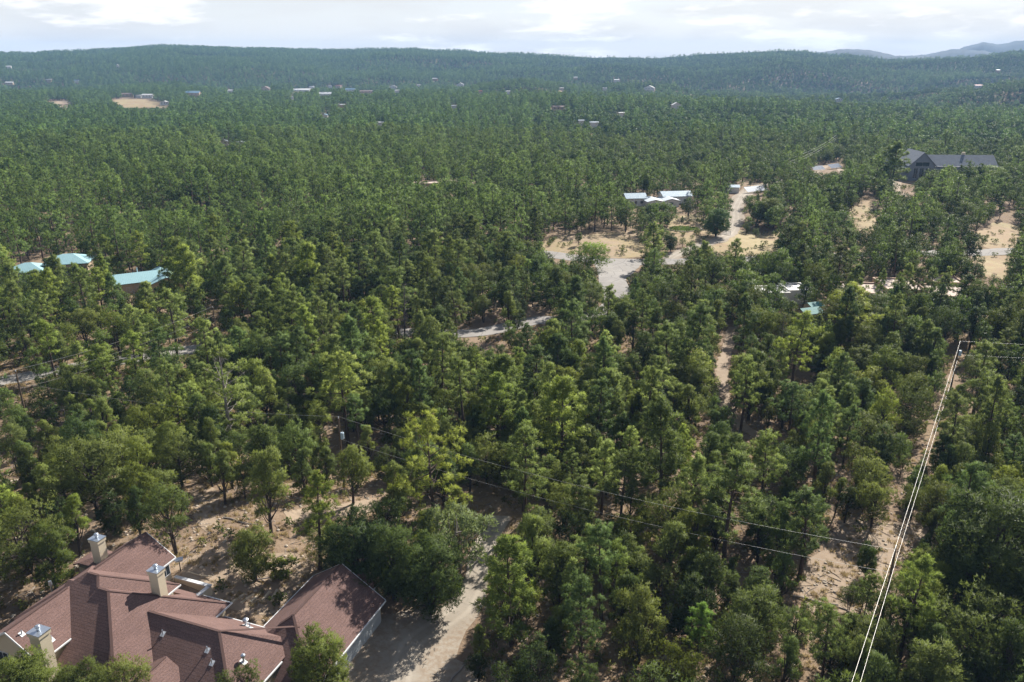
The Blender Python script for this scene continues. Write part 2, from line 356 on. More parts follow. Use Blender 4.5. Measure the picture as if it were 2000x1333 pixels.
# terrain sheet (polar grid about the camera foot, fine near by)
def make_ground():
    az = np.radians(np.concatenate([np.arange(-80, -42, 1.0), np.arange(-42, 42, .3), np.arange(42, 80.1, 1.0)]))
    rr = np.concatenate([[4, 15, 25, 33], np.arange(40, 130, 1.3), np.geomspace(130, 3400, 260), np.geomspace(3500, 6500, 14)])
    A, R = np.meshgrid(az, rr); X = R * np.sin(A); Y = R * np.cos(A); Z = terr(X, Y)
    V = np.stack([X, Y, Z], -1).reshape(-1, 3); n, k = len(rr), len(az)
    i = (np.arange(n - 1)[:, None] * k + np.arange(k - 1)[None]).ravel(); q = np.stack([i, i + 1, i + k + 1, i + k], -1)
    me = mesh_np('ground', V, q, [MATS['ground_soil']], smooth=True); o = link('ground', me); tag(o, kind='structure')
make_ground()
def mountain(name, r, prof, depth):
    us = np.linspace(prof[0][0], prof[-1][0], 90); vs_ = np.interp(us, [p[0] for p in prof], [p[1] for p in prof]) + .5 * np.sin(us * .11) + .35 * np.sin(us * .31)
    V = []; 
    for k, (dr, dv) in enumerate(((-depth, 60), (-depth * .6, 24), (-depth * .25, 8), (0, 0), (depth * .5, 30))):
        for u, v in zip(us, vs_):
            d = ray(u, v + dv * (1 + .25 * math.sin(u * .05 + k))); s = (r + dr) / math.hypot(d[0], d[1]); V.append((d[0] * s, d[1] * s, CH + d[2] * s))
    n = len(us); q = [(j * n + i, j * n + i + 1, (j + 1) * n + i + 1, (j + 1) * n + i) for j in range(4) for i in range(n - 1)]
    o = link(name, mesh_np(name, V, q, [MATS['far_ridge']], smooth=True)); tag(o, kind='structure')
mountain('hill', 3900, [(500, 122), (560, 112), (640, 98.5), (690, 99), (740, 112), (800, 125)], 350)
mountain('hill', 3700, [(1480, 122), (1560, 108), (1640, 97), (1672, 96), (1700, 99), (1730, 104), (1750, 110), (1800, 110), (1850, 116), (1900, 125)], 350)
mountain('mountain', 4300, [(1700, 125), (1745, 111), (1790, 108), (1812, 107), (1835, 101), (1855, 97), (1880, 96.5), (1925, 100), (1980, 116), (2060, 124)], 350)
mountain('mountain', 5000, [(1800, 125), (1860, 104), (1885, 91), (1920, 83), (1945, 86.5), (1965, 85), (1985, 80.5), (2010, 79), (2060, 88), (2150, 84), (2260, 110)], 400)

# ------------------------------------------------------------------ roads and open ground as draped sheets
ROADS = []
def smooth_path(P, step=2.0):
    P = np.asarray(P, float); out = []
    Q = np.vstack([2 * P[0] - P[1], P, 2 * P[-1] - P[-2]])
    for i in range(1, len(Q) - 2):
        n = max(2, int(np.linalg.norm(Q[i + 1] - Q[i]) / step))
        for t in np.linspace(0, 1, n, endpoint=False):
            out.append(.5 * (2 * Q[i] + (Q[i + 1] - Q[i - 1]) * t + (2 * Q[i - 1] - 5 * Q[i] + 4 * Q[i + 1] - Q[i + 2]) * t * t + (3 * Q[i] - Q[i - 1] - 3 * Q[i + 1] + Q[i + 2]) * t ** 3))
    out.append(P[-1]); return np.array(out)
def ribbon(name, px, width, mat, lift, wob=.12):
    P = smooth_path([hit(u, v)[:2] for u, v in px]); w = np.interp(np.linspace(0, 1, len(P)), np.linspace(0, 1, len(width)), width) if hasattr(width, '__len__') else np.full(len(P), width)
    T = np.gradient(P, axis=0); T /= np.linalg.norm(T, axis=1)[:, None] + 1e-9; Nn = np.stack([T[:, 1], -T[:, 0]], -1)
    cs = np.linspace(-1, 1, 11); V = []; AC = []
    for i, p in enumerate(P):
        for c in cs:
            q = p + Nn[i] * c * w[i] * .5 * (1 + (wob * float(vnoise(i * 1.7, c * 9 + lift * 1000, 3.)) if abs(c) == 1 else 0)); V.append((q[0], q[1], float(terr(q[0], q[1])) + lift)); AC.append(c * w[i] * .5)
    k = len(cs); f = [(i * k + j, i * k + j + 1, (i + 1) * k + j + 1, (i + 1) * k + j) for i in range(len(P) - 1) for j in range(k - 1)]
    me = mesh_np(name, V, f, [MATS[mat]], smooth=True); at_ = me.attributes.new('across', 'FLOAT', 'POINT'); at_.data.foreach_set('value', np.array(AC, np.float32)); o = link(name, me); tag(o, kind='structure'); ROADS.append((P, w)); return o
def patch(name, px, mat, lift, step=None):
    """an open piece of ground whose outline is given in photo pixels"""
    C = np.array([hit(u, v)[:2] for u, v in px]); C = smooth_path(np.vstack([C, C[:1]]), 3.0)[:-1]
    C = C + np.stack([vnoise(C[:, 0], C[:, 1], 3.1), vnoise(C[:, 1], C[:, 0], 3.7)], -1) * (.8 if C.mean(0)[1] > 150 else .45)
    m = C.mean(0); rings = [1.0, .8, .6, .4, .2]; V = []
    for s in rings:
        for p in C: q = m + (p - m) * s; V.append((q[0], q[1], float(terr(*q)) + lift))
    V.append((m[0], m[1], float(terr(*m)) + lift)); n = len(C); f = []
    for j in range(len(rings) - 1): f += [(j * n + i, j * n + (i + 1) % n, (j + 1) * n + (i + 1) % n, (j + 1) * n + i) for i in range(n)]
    me = bpy.data.meshes.new(name); j = len(rings) - 1
    me.from_pydata(V, [], f + [(j * n + i, j * n + (i + 1) % n, len(V) - 1) for i in range(n)]); me.update()
    o = link(name, me, mats=[MATS[mat]]); tag(o, kind='structure'); return o
patch('field', [(1052, 478), (1085, 462), (1150, 458), (1250, 452), (1300, 455), (1310, 478), (1285, 500), (1180, 503), (1060, 494)], 'orange_field', .05)
patch('meadow', [(1300, 452), (1310, 430), (1360, 420), (1420, 440), (1470, 455), (1530, 452), (1540, 480), (1480, 498), (1400, 496), (1330, 476)], 'dry_meadow', .058)
patch('meadow', [(1655, 392), (1705, 386), (1730, 415), (1720, 450), (1690, 462), (1660, 440)], 'dry_meadow', .05)
patch('meadow', [(1890, 470), (1930, 440), (1985, 440), (2010, 455), (2000, 484), (1940, 488)], 'dry_meadow', .05)
patch('meadow', [(1905, 502), (1985, 502), (1985, 536), (1925, 540)], 'dry_meadow', .05)
patch('meadow', [(215, 199), (240, 195), (285, 196), (330, 207), (326, 212), (290, 211), (240, 211)], 'dry_meadow', .4)
patch('meadow', [(80, 206), (90, 200), (128, 198), (140, 203), (118, 206)], 'dirt_track', .4)
patch('meadow', [(108, 213), (118, 209), (148, 207), (150, 211), (128, 216)], 'dirt_track', .4)
patch('meadow', [(235, 169), (265, 166), (300, 168), (280, 172), (240, 173)], 'dry_meadow', .4)
ribbon('road', [(980, 492), (1060, 497), (1130, 505), (1200, 512), (1290, 512), (1340, 511), (1420, 509), (1560, 503), (1700, 498), (1830, 495), (1935, 493), (2080, 488)], 7.5, 'road_paving', .075, .03)
ribbon('road', [(1205, 512), (1200, 530), (1196, 548), (1205, 572), (1203, 594), (1170, 612), (1110, 624), (1045, 627), (1000, 638), (940, 650), (870, 653), (790, 650), (690, 658), (560, 668), (430, 680), (360, 685), (250, 702), (130, 722), (25, 741), (-90, 765)], [15, 8, 7.5] + [5.8] * 8, 'road_paving', .085, .03)
ribbon('driveway', [(1308, 506), (1330, 494), (1360, 483), (1395, 473), (1418, 461), (1433, 444), (1438, 425), (1437, 408), (1443, 394), (1456, 378), (1490, 362), (1540, 350)], [6, 5.5, 5, 6, 7, 7, 6, 5], 'gravel_drive', .095)
ribbon('track', [(1560, 345), (1590, 338), (1625, 322), (1650, 345), (1640, 372)], 4, 'dirt_track', .06)
ribbon('track', [(1764, 385), (1750, 368), (1756, 352), (1766, 345)], 4, 'dirt_track', .06)
ribbon('driveway', [(770, 1400), (783, 1320), (800, 1262), (850, 1225), (900, 1192), (924, 1142), (934, 1090), (955, 1052), (972, 1024), (976, 1008)], [15, 14.5, 12.0, 8.5, 4.6, 3.0, 2.8, 3.0, 3.2, 2.6], 'gravel_drive', .03)
ribbon('track', [(560, 1010), (640, 1002), (700, 992), (740, 985)], 3.2, 'dirt_track', .03)
ribbon('track', [(1432, 640), (1425, 668), (1412, 715), (1412, 760), (1424, 800), (1455, 838), (1510, 862)], 2.4, 'dirt_track', .03)
patch('yard', [(345, 1105), (395, 1078), (450, 1060), (520, 1085), (600, 1085), (612, 1110), (575, 1150), (530, 1200), (455, 1190), (385, 1155)], 'dirt_track', .03)
patch('yard', [(365, 965), (395, 945), (425, 965), (440, 1010), (400, 1040), (375, 1010)], 'dirt_track', .03)
patch('clearing', [(1555, 1165), (1575, 1095), (1615, 1068), (1655, 1018), (1720, 1025), (1805, 1020), (1815, 1065), (1760, 1100), (1735, 1160), (1700, 1220), (1620, 1215)], 'dirt_track', .03)

# ------------------------------------------------------------------ roofs: masses of sloping planes, joined where they meet
def clip(poly, f):
    out = []; n = len(poly)
    for i in range(n):
        p, q = poly[i], poly[(i + 1) % n]; a, b = f(p), f(q)
        if a <= 0: out.append(p)
        if (a < 0 < b) or (b < 0 < a): t = a / (a - b); out.append((p[0] + (q[0] - p[0]) * t, p[1] + (q[1] - p[1]) * t))
    return out
def area(p): return .5 * abs(sum(p[i][0] * p[(i + 1) % len(p)][1] - p[(i + 1) % len(p)][0] * p[i][1] for i in range(len(p)))) if len(p) > 2 else 0
def subtract(P, Q):
    """convex P minus convex Q, as convex pieces"""
    s = sum(Q[i][0] * Q[(i + 1) % len(Q)][1] - Q[(i + 1) % len(Q)][0] * Q[i][1] for i in range(len(Q)))
    if s < 0: Q = Q[::-1]
    out = []
    for i in range(len(Q)):
        (x0, y0), (x1, y1) = Q[i], Q[(i + 1) % len(Q)]
        g = lambda p: (x1 - x0) * (p[1] - y0) - (y1 - y0) * (p[0] - x0)     # >0 inside
        o = clip(P, g)
        if area(o) > 1e-3: out.append(o)
        P = clip(P, lambda p: -g(p))
        if area(P) < 1e-3: break
    return out
def plane(d, pos, z, m):
    return {'E': (-m, 0, z + m * pos), 'W': (m, 0, z - m * pos), 'N': (0, -m, z + m * pos), 'S': (0, m, z - m * pos), 'F': (0, 0, z)}[d]
pz = lambda pl, p: pl[0] * p[0] + pl[1] * p[1] + pl[2]
def roof_faces(masses):
    out = []
    for i, (fp, pls) in enumerate(masses):
        for k, pk in enumerate(pls):
            P = [(fp[0], fp[2]), (fp[1], fp[2]), (fp[1], fp[3]), (fp[0], fp[3])]
            for l, pl in enumerate(pls):
                if l != k: P = clip(P, lambda p: pz(pk, p) - pz(pl, p))
            if area(P) < 1e-3: continue
            pcs = [P]
            for j, (fj, plj) in enumerate(masses):
                if j == i: continue
                Q = [(fj[0], fj[2]), (fj[1], fj[2]), (fj[1], fj[3]), (fj[0], fj[3])]
                for pl in plj:
                    d = tuple(a - b for a, b in zip(pl, pk))
                    if max(abs(x) for x in d) < 1e-6:
                        if j > i: Q = []
                        continue
                    Q = clip(Q, lambda p: pz(pk, p) - pz(pl, p))
                    if not Q: break
                if area(Q) > 1e-3: pcs = [r for p in pcs for r in subtract(p, Q)]
            out += [(pk, p) for p in pcs if area(p) > 2e-3]
    return out
def roof_mesh(name, masses, mat, parent, thick=.16):
    fs = roof_faces(masses); V, F, UV = [], [], []
    for pl, p in fs:
        s = sum(p[i][0] * p[(i + 1) % len(p)][1] - p[(i + 1) % len(p)][0] * p[i][1] for i in range(len(p)))
        if s < 0: p = p[::-1]
        b = len(V); m = math.hypot(pl[0], pl[1]); k = math.sqrt(1 + m * m)
        for q in p:
            V.append((q[0], q[1], pz(pl, q)))
            if m < 1e-6: UV.append(q)
            else: gx, gy = pl[0] / m, pl[1] / m; UV.append((q[0] * gy - q[1] * gx, (q[0] * gx + q[1] * gy) * k))
        F.append(tuple(range(b, b + len(p))))
    me = bpy.data.meshes.new(name); me.from_pydata(V, [], F)
    uv = me.uv_layers.new(name='UVMap'); li = 0
    for f in F:
        for q in f: uv.data[li].uv = UV[q]; li += 1
    me.update(); o = link(name, me, parent, mats=[MATS[mat]])
    so_ = o.modifiers.new('thickness', 'SOLIDIFY'); so_.thickness = thick; so_.offset = -1
    return o
def gable(fp, axis, ze, m):
    """gable roof: axis of the ridge 'n' or 'e'"""
    return (fp, [plane('E', fp[1], ze, m), plane('W', fp[0], ze, m)] if axis == 'n' else [plane('N', fp[3], ze, m), plane('S', fp[2], ze, m)])
def hipped(fp, ze, m): return (fp, [plane('E', fp[1], ze, m), plane('W', fp[0], ze, m), plane('N', fp[3], ze, m), plane('S', fp[2], ze, m)])
def walls(parent, fp, zg, ze, mat, inset=.45, axis=None, m=0.0, name='wall', e=0.0):
    """walls of one mass; with axis, the triangle of each gable end closed up to the roof"""
    x0, x1, y0, y1 = fp[0] + inset, fp[1] - inset, fp[2] + inset, fp[3] - inset
    b = MB(); b.box(x0, x1, y0, y1, zg, ze - .02 - e)
    zt = ze + inset * m - .20
    if axis == 'n': xm = (x0 + x1) / 2; zr = zt + m * (x1 - x0) / 2; T = [[(x, y, z) for x, z in ((x0, ze - .3), (x1, ze - .3), (x1, zt), (xm, zr), (x0, zt))] for y in (y0 - .002, y1 + .002)]
    elif axis == 'e': ym = (y0 + y1) / 2; zr = zt + m * (y1 - y0) / 2; T = [[(x, y, z) for y, z in ((y0, ze - .3), (y1, ze - .3), (y1, zt), (ym, zr), (y0, zt))] for x in (x0 - .002, x1 + .002)]
    if axis:
        A, B = T; b.poly(A); b.poly(B)
        for i in range(5): b.poly([A[i], A[(i + 1) % 5], B[(i + 1) % 5], B[i]])
    return b.build(name, MATS[mat], parent)
def bars(name, mat, parent, segs, w=.12, h=.16):
    for a, c in segs: b = MB(); b.bar(a, c, w, h); b.build(name, MATS[mat], parent)
def window(parent, x, y, z, w, h, face, mat='white_trim'):
    """a framed window standing proud of a wall; face gives the outward side"""
    b = MB(); g = MB(); t, d = .07, .05
    def put(mb, a0, a1, z0, z1, d0, d1):
        if face in 'NS': s = 1 if face == 'N' else -1; mb.box(x + a0, x + a1, *sorted((y + s * d0, y + s * d1)), z0, z1)
        else: s = 1 if face == 'E' else -1; mb.box(*sorted((x + s * d0, x + s * d1)), y + a0, y + a1, z0, z1)
    put(g, -w / 2 + t, w / 2 - t, z + t, z + h - t, -.05, .02); o = g.build('window', MATS['window_glass'], parent)
    for a0, a1, z0, z1 in ((-w/2, w/2, z, z + t), (-w/2, w/2, z + h - t, z + h), (-w/2, -w/2 + t, z + t, z + h - t), (w/2 - t, w/2, z + t, z + h - t), (-.02, .02, z + t, z + h - t)): put(b, a0, a1, z0, z1, -.05, d)
    b.build('frame', MATS[mat], o); return o

# ------------------------------------------------------------------ the red-shingled house in front
house = empty('house', (HO[0], HO[1], 0), -HA)
tag(house, 'rambling house with stepped red-brown shingle roof and three square chimneys, beside the gravel driveway', 'house')
M = .66
S1z = lambda n: 2.8 + M * (n + 11.4)
S1 = plane('S', -11.4, 2.8, M); S3 = (0, M, 3.2 + M * 6.2); S5 = (0, M, 1.81 + M * .46)
E2 = (-M, 0, 5.5 + M * 2.23); E4 = (-M, 0, 3.2 + M * 14.41); EG = (-M, 0, 1.88 + M * 18.62); WG = (M, 0, 1.88 - M * 18.62)
N3 = (0, -M, 3.2 - M * 6.2); WE = plane('E', 1.27, 2.78, M)
H_MASS = [
    ((-6.07, 1.27, -14.95, 2.45), [WE, plane('W', -6.07, 2.78, M)]),                                   # west wing
    ((-6.30, 5.20, -11.40, -1.22), [plane('E', 5.20, 2.75, M), plane('W', -6.50, 2.75, M), plane('N', -1.22, 2.76, M), S1]),
    ((-3.0, 10.00, -14.6, .60), [E2, plane('N', .60, .30, M), S1, plane('W', -9.0, 2.0, M)]),          # middle
    ((2.0, 19.75, -13.4, -.80), [E4, N3, S3]),
    ((14.75, 23.95, -5.75, 8.85), [EG, WG, S5]),                                                       # garage wing
    ((8.6, 13.0, -19.5, -9.5), [plane('E', 13.0, .42, M), plane('W', 8.6, .42, M)]),                   # porch
    ((19.3, 22.1, 8.2, 10.6), [plane('E', 22.1, -1.05, .5), plane('W', 18.3, -1.05, .5)]),             # small roof behind the garage
    ((-8.2, -5.2, -2.6, 1.2), [plane('N', 1.2, 2.5, .4), plane('S', -4.6, 2.5, .4), plane('W', -9.0, 2.6, .4)]),
]
roof = roof_mesh('roof', H_MASS, 'shingle_red', house)
walls(house, H_MASS[0][0], -2.5, 2.78, 'stucco', .5, 'n', M)
walls(house, H_MASS[1][0], -3.0, 2.72, 'stucco', .55)
walls(house, (-3.0, 10.0, -14.6, .60), -5.0, .28, 'stucco', .5)
walls(house, (2.0, 19.75, -13.4, -.80), -5.5, -.40, 'stucco', .5)
gw = walls(house, H_MASS[4][0], -5.6, -1.62, 'stucco', .42)
g = MB(); x0, x1, zb = 15.17, 23.53, -1.64                                                               # gable wall of the garage's far end
for y in (8.30, 8.43): g.poly([(x0, y, zb), (x1, y, zb), (x1, y, pz(EG, (x1, y)) - .2), (18.62, y, pz(EG, (18.62, y)) - .2), (x0, y, pz(WG, (x0, y)) - .2)])
a5 = [g.v[i] for i in range(5)]; b5 = [g.v[i] for i in range(5, 10)]
for i in range(5): g.poly([a5[i], a5[(i + 1) % 5], b5[(i + 1) % 5], b5[i]])
g.build('wall', MATS['stucco'], house)
walls(house, H_MASS[5][0], -5.0, .42, 'stucco', .4, 'n', M)
walls(house, H_MASS[6][0], -5.6, -1.1, 'stucco', .3, e=.03)
walls(house, (-8.2, -5.2, -2.6, 1.2), -2.0, 2.45, 'stucco', .35)
# gutters and barge boards
gut = [((1.33, -14.95, 2.70), (1.33, -11.5, 2.70)), ((1.33, -1.1, 2.70), (1.33, 2.45, 2.70)), ((5.27, -3.6, 2.67), (5.27, -1.2, 2.67)),
       ((10.07, -3.1, .30), (10.07, .62, .30)), ((5.3, .67, .22), (10.05, .67, .22)), ((10.1, -.73, -.46), (15.5, -.73, -.46)),
       ((19.82, -13.4, -.42), (19.82, -4.3, -.42)), ((24.02, -5.7, -1.72), (24.02, 8.85, -1.72)), ((14.68, -.3, -.78), (14.68, 8.85, -.78)),
       ((13.06, -19.5, .34), (13.06, -11.0, .34)), ((22.16, 8.2, -1.14), (22.16, 10.6, -1.14))]
bars('gutter', 'white_trim', house, gut, .13, .13)
bars('barge_board', 'white_trim', house, [((-2.4, -15.0, 5.10), (1.27, -15.0, 2.68)), ((-2.4, -15.0, 5.10), (-6.07, -15.0, 2.68)), ((-2.4, 2.50, 5.10), (1.27, 2.50, 2.68)), ((-2.4, 2.50, 5.10), (-6.07, 2.50, 2.68)),
     ((18.62, 8.9, 1.78), (23.95, 8.9, -1.73)), ((18.62, 8.9, 1.78), (14.75, 8.9, -.77))], .06, .2)
# ridge and hip caps
def roofz(e, n):
    return max(min(pz(pl, (e, n)) for pl in pls) for fp, pls in H_MASS if fp[0] - .01 <= e <= fp[1] + .01 and fp[2] - .01 <= n <= fp[3] + .01)
caps = [((-2.4, -14.95), (-2.4, -8.0)), ((-2.4, -4.7), (-2.4, 2.45)), ((-1.2, -6.32), (.03, -6.32)), ((.03, -6.32), (5.2, -1.22)), ((.03, -6.32), (.90, -7.28)),
        ((.95, -7.3), (2.23, -7.3)), ((2.23, -7.3), (9.95, .42)), ((2.23, -7.3), (9.4, -14.5)), ((5.8, -6.2), (14.41, -6.2)), ((14.41, -6.2), (19.7, -.91)), ((14.41, -6.2), (19.7, -11.5)),
        ((18.62, -.36), (18.62, 8.85)), ((18.62, -.36), (23.9, -5.64)), ((18.62, -.36), (17.6, -1.38)), ((10.8, -19.5), (10.8, -9.6))]
shingle_cap = MATS['shingle_red']
for a, c in caps:
    b = MB(); n = max(2, int(math.hypot(c[0] - a[0], c[1] - a[1]) / .9))
    try: pts = [(a[0] + (c[0] - a[0]) * t, a[1] + (c[1] - a[1]) * t) for t in np.linspace(0, 1, n + 1)]; z = [roofz(*p) for p in pts]
    except ValueError: continue
    b.bar((*pts[0], z[0] + .012), (*pts[-1], z[-1] + .012), .26, .03); b.build('ridge_cap', shingle_cap, house)
# chimneys: tapered-looking stucco stacks with flashing cap and flue
def chimney(e, n, ztop, zbot, we=1.15, wn_=.95, rot=0):
    b = MB(); b.box(e - we / 2, e + we / 2, n - wn_ / 2, n + wn_ / 2, zbot, ztop - .42); o = b.build('chimney', MATS['stucco'], house)
    b = MB(); b.box(e - we / 2 - .09, e + we / 2 + .09, n - wn_ / 2 - .09, n + wn_ / 2 + .09, ztop - .418, ztop - .06); b.build('collar', MATS['stucco'], o)
    b = MB(); b.box(e - we / 2 - .13, e + we / 2 + .13, n - wn_ / 2 - .13, n + wn_ / 2 + .13, ztop - .058, ztop); b.build('cap', MATS['galvanised'], o)
    b = MB(); b.tube([(e, n, ztop), (e, n, ztop + .32)], .15, 14); b.tube([(e, n, ztop + .30), (e, n, ztop + .36), (e, n, ztop + .50), (e, n, ztop + .56)], [.19, .24, .24, .14], 14); b.build('flue', MATS['galvanised'], o, smooth=True)
    return o
chimney(-4.91, -1.7, 6.5, 1.0)
chimney(4.95, -3.72, 6.28, 1.0)
chimney(1.35, -14.38, 5.95, -2.0, 1.3, 1.1)
def vent(u, v, pl, hgt, r, bulb=False):
    lo, hi = -25., 30.
    for _ in range(50):
        z = (lo + hi) / 2; q = atz(u, v, z)[:2] - HO; p = (float(q @ HE), float(q @ HN))
        if pz(pl, p) > z: lo = z
        else: hi = z
    b = MB(); z = pz(pl, p); m = Vector((-pl[0], -pl[1], 1)).normalized()
    b.tube([(p[0], p[1], z - .1), (p[0], p[1], z + hgt)], r, 10)
    if bulb: b.tube([(p[0], p[1], z + hgt * .62), (p[0], p[1], z + hgt * .7), (p[0], p[1], z + hgt * .95), (p[0], p[1], z + hgt + .08)], [r, r * 2, r * 2, r * .8], 12)
    o = b.build('roof_vent', MATS['galvanised'], house, smooth=False)
    f = MB(); f.box(p[0] - r - .16, p[0] + r + .16, p[1] - r - .16, p[1] + r + .16, -.012, .012)
    f.v = [(x, y, pz(pl, (x, y)) + zz + .025) for x, y, zz in f.v]; f.build('flashing', MATS['white_trim'], o)
vent(43, 1239, WE, .45, .06); vent(101, 1250, WE, .45, .06); vent(318, 1239, S3, .5, .06); vent(405, 1271, S3, .5, .06); vent(414, 1296, S3, .5, .06)
vent(476, 1293, E4, .85, .11, True); vent(481, 1222, N3, .8, .15, True); vent(488, 1226, N3, .5, .1)
o = MB(); o.tube([(-6.9, -6.5, 1.0), (-6.9, -6.5, 3.6)], .09, 10); o.tube([(-6.9, -6.5, 3.3), (-6.9, -6.5, 3.75)], [.2, .16], 10); o.build('flue_pipe', MATS['galvanised'], house)
# garage doors on the right-hand wall
for k, n in enumerate((-2.6, 2.0, 6.3)):
    b = MB(); b.box(23.52, 23.60, n - 1.9, n + 1.9, -4.35, -2.0); d_ = b.build('garage_door', MATS['garage_white'], house)
    for j in range(4): b = MB(); b.box(23.601, 23.63, n - 1.82, n + 1.82, -4.28 + j * .56, -3.80 + j * .56); b.build('panel', MATS['garage_white'], d_)
b = MB(); b.box(23.53, 23.56, -5.2, 8.3, -4.6, -1.75); b.build('siding', MATS['garage_white'], house)
for (x, y, z, w, h, f) in ((.78, 1.3, .9, 1.2, 1.3, 'E'), (4.66, -2.3, .5, 1.0, 1.2, 'E'), (9.51, -1.4, -2.3, 1.2, 1.4, 'E'), (7.0, .11, -2.4, 1.8, 1.4, 'N'), (12.5, -1.29, -2.8, 1.8, 1.4, 'N'), (15.16, 5.0, -3.6, 1.2, 1.1, 'W'), (-2.4, 1.96, .8, 1.8, 1.3, 'N'), (19.26, -9.0, -2.6, 1.6, 1.3, 'E'), (-4.2, -14.46, .7, 1.4, 1.3, 'S')):
    window(house, x, y, z, w, h, f)
# walled courtyard by the house
cy = empty('courtyard_wall', (HO[0], HO[1], 0), -HA); tag(cy, 'low tan stucco courtyard wall with white coping behind the middle chimney', 'wall')
for (x0, x1, y0, y1) in ((1.4, 6.2, 1.75, 2.05), (5.9, 6.2, -.95, 1.752)):
    b = MB(); b.box(x0, x1, y0, y1, -2.4, .55); w_ = b.build('wall', MATS['stucco'], cy)
    b = MB(); b.box(x0 - .07, x1 + .07, y0 - .07, y1 + .07, .552, .66); b.build('coping', MATS['white_trim'], w_)

# ------------------------------------------------------------------ neighbouring houses
def place(name, u, v, rz, label, cat='house', group=None):
    p = hit(u, v); o = empty(name, p, rz); tag(o, label, cat, group); return o, p
def gable_house(parent, fp, axis, h, m, wall, rf, zg=-1.5, ov=.45, wins=()):
    ms = gable(fp, axis, h, m); walls(parent, fp, zg, h, wall, ov, axis, m)
    for w in wins: window(parent, *w)
    return ms
# pale-blue metal roofs beside the gravel drive
bh, p0 = place('house', 1285, 402, math.radians(8), 'house with pale blue and white metal roofs among trees above the road junction')
ms = [gable((-14, -4.5, 0, 8), 'e', 3.2, .42), gable((2.5, 16, 1.5, 10), 'e', 3.4, .40), gable((-6.5, 1.0, -5.5, 4), 'n', 2.6, .22), gable((.9, 8.2, -4.6, 4.5), 'n', 2.65, .25)]
roof_mesh('roof', ms[:2], 'metal_blue', bh, .12); roof_mesh('roof', ms[2:], 'metal_pale', bh, .12)
for f, a, h, m in (((-14, -4.5, 0, 8), 'e', 3.2, .42), ((2.5, 16, 1.5, 10), 'e', 3.4, .40), ((-6.5, 1.0, -5.5, 4), 'n', 2.6, .22), ((.9, 8.2, -4.6, 4.5), 'n', 2.65, .25)): walls(bh, f, -1.5, h, 'wall_white', .5, a, m)
for x in (-12, -9.5, -7): window(bh, x, .5, .9, 1.2, 1.2, 'S')
for x in (9.5, 12.5): window(bh, x, 2.0, 1.0, 1.2, 1.2, 'S')
window(bh, -3, -5.0, .7, 1.6, 1.3, 'S'); window(bh, 4.5, -4.1, .7, 1.6, 1.3, 'S')
sh, _ = place('shed', 1428, 376, math.radians(-10), 'small shed with blue metal roof behind the drive near the blue-roofed house', 'shed')
roof_mesh('roof', [gable((-3.5, 3.5, -2.5, 2.5), 'e', 2.6, .35)], 'metal_blue', sh, .1); walls(sh, (-3.5, 3.5, -2.5, 2.5), -1, 2.6, 'wall_white', .3, 'e', .35)
# grey-shingled house with tall gable window
gh, p0 = place('house', 1790, 352, math.radians(-4), 'long grey-shingled house with tall window gable at the upper edge of the woods')
f1, f2, f3, f4 = (4, 42, 5, 19), (-6.5, 7.5, -3.5, 17), (-11, 0, 12, 20), (-9.5, -4, -2.2, 8)
roof_mesh('roof', [gable(f1, 'e', 6.4, .74), gable(f2, 'n', 7.4, .98), gable(f3, 'e', 8.0, .7), gable(f4, 'n', 4.6, .8)], 'shingle_grey', gh, .2)
for f, a, h, m in ((f1, 'e', 6.4, .74), (f2, 'n', 7.4, .98), (f3, 'e', 8.0, .7), (f4, 'n', 4.6, .8)): walls(gh, f, -2, h, 'grey_siding', .6, a, m)
for x in (-2.4, .5, 3.4): window(gh, x, -2.92, 1.2, 2.2, 5.2, 'S')
window(gh, .5, -2.92, 7.2, 7.0, 2.2, 'S')
for x in (12, 18, 24, 31, 38): window(gh, x, 5.6, 3.0, 1.8, 1.6, 'S')
bars('gutter', 'white_trim', gh, [((7.7, 4.92, 6.3), (42, 4.92, 6.3))], .2, .22)
b = MB(); b.box(26.5, 28, 12.8, 14.2, 8, 12.8); b.build('chimney', MATS['stucco'], gh)
# pale teal metal roofs on the left
th, p0 = place('house', 108, 548, math.radians(14), 'house with pale teal hipped metal roof hidden among tall pines, the farther left one')
roof_mesh('roof', [hipped((-11.5, -1.0, -4, 5), 3.6, .42), hipped((-3, 9.5, -.5, 9.5), 4.6, .40)], 'metal_teal', th, .14)
walls(th, (-11.5, -1.0, -4, 5), -2, 3.55, 'wall_white', .6); walls(th, (-3, 9.5, -.5, 9.5), -2, 4.55, 'wall_tan', .6)
for x in (-9, -6, -3.5): window(th, x, -3.4, 1.0, 1.3, 1.4, 'S')
window(th, 3.5, .1, 1.2, 3.0, 2.2, 'S')
th2, p0 = place('house', 283, 566, math.radians(30), 'house with pale teal metal roof and dark blue valley, behind bright pines')
roof_mesh('roof', [gable((-8, 8.5, -4.2, 4.8), 'e', 3.2, .40), gable((.5, 9.5, -8, 6), 'n', 3.0, .36)], 'metal_teal', th2, .14)
walls(th2, (-8, 8.5, -4.2, 4.8), -2, 3.2, 'wall_tan', .5, 'e', .40); walls(th2, (.5, 9.5, -8, 6), -2, 3.0, 'wall_tan', .5, 'n', .36)
window(th2, 5, -7.46, .8, 1.6, 1.3, 'S'); window(th2, -4, -3.66, .8, 1.4, 1.3, 'S')
b = MB(); b.tube([(-1, 2, 4), (-1, 2, 5.9)], .14, 8); b.build('flue_pipe', MATS['galvanised'], th2)
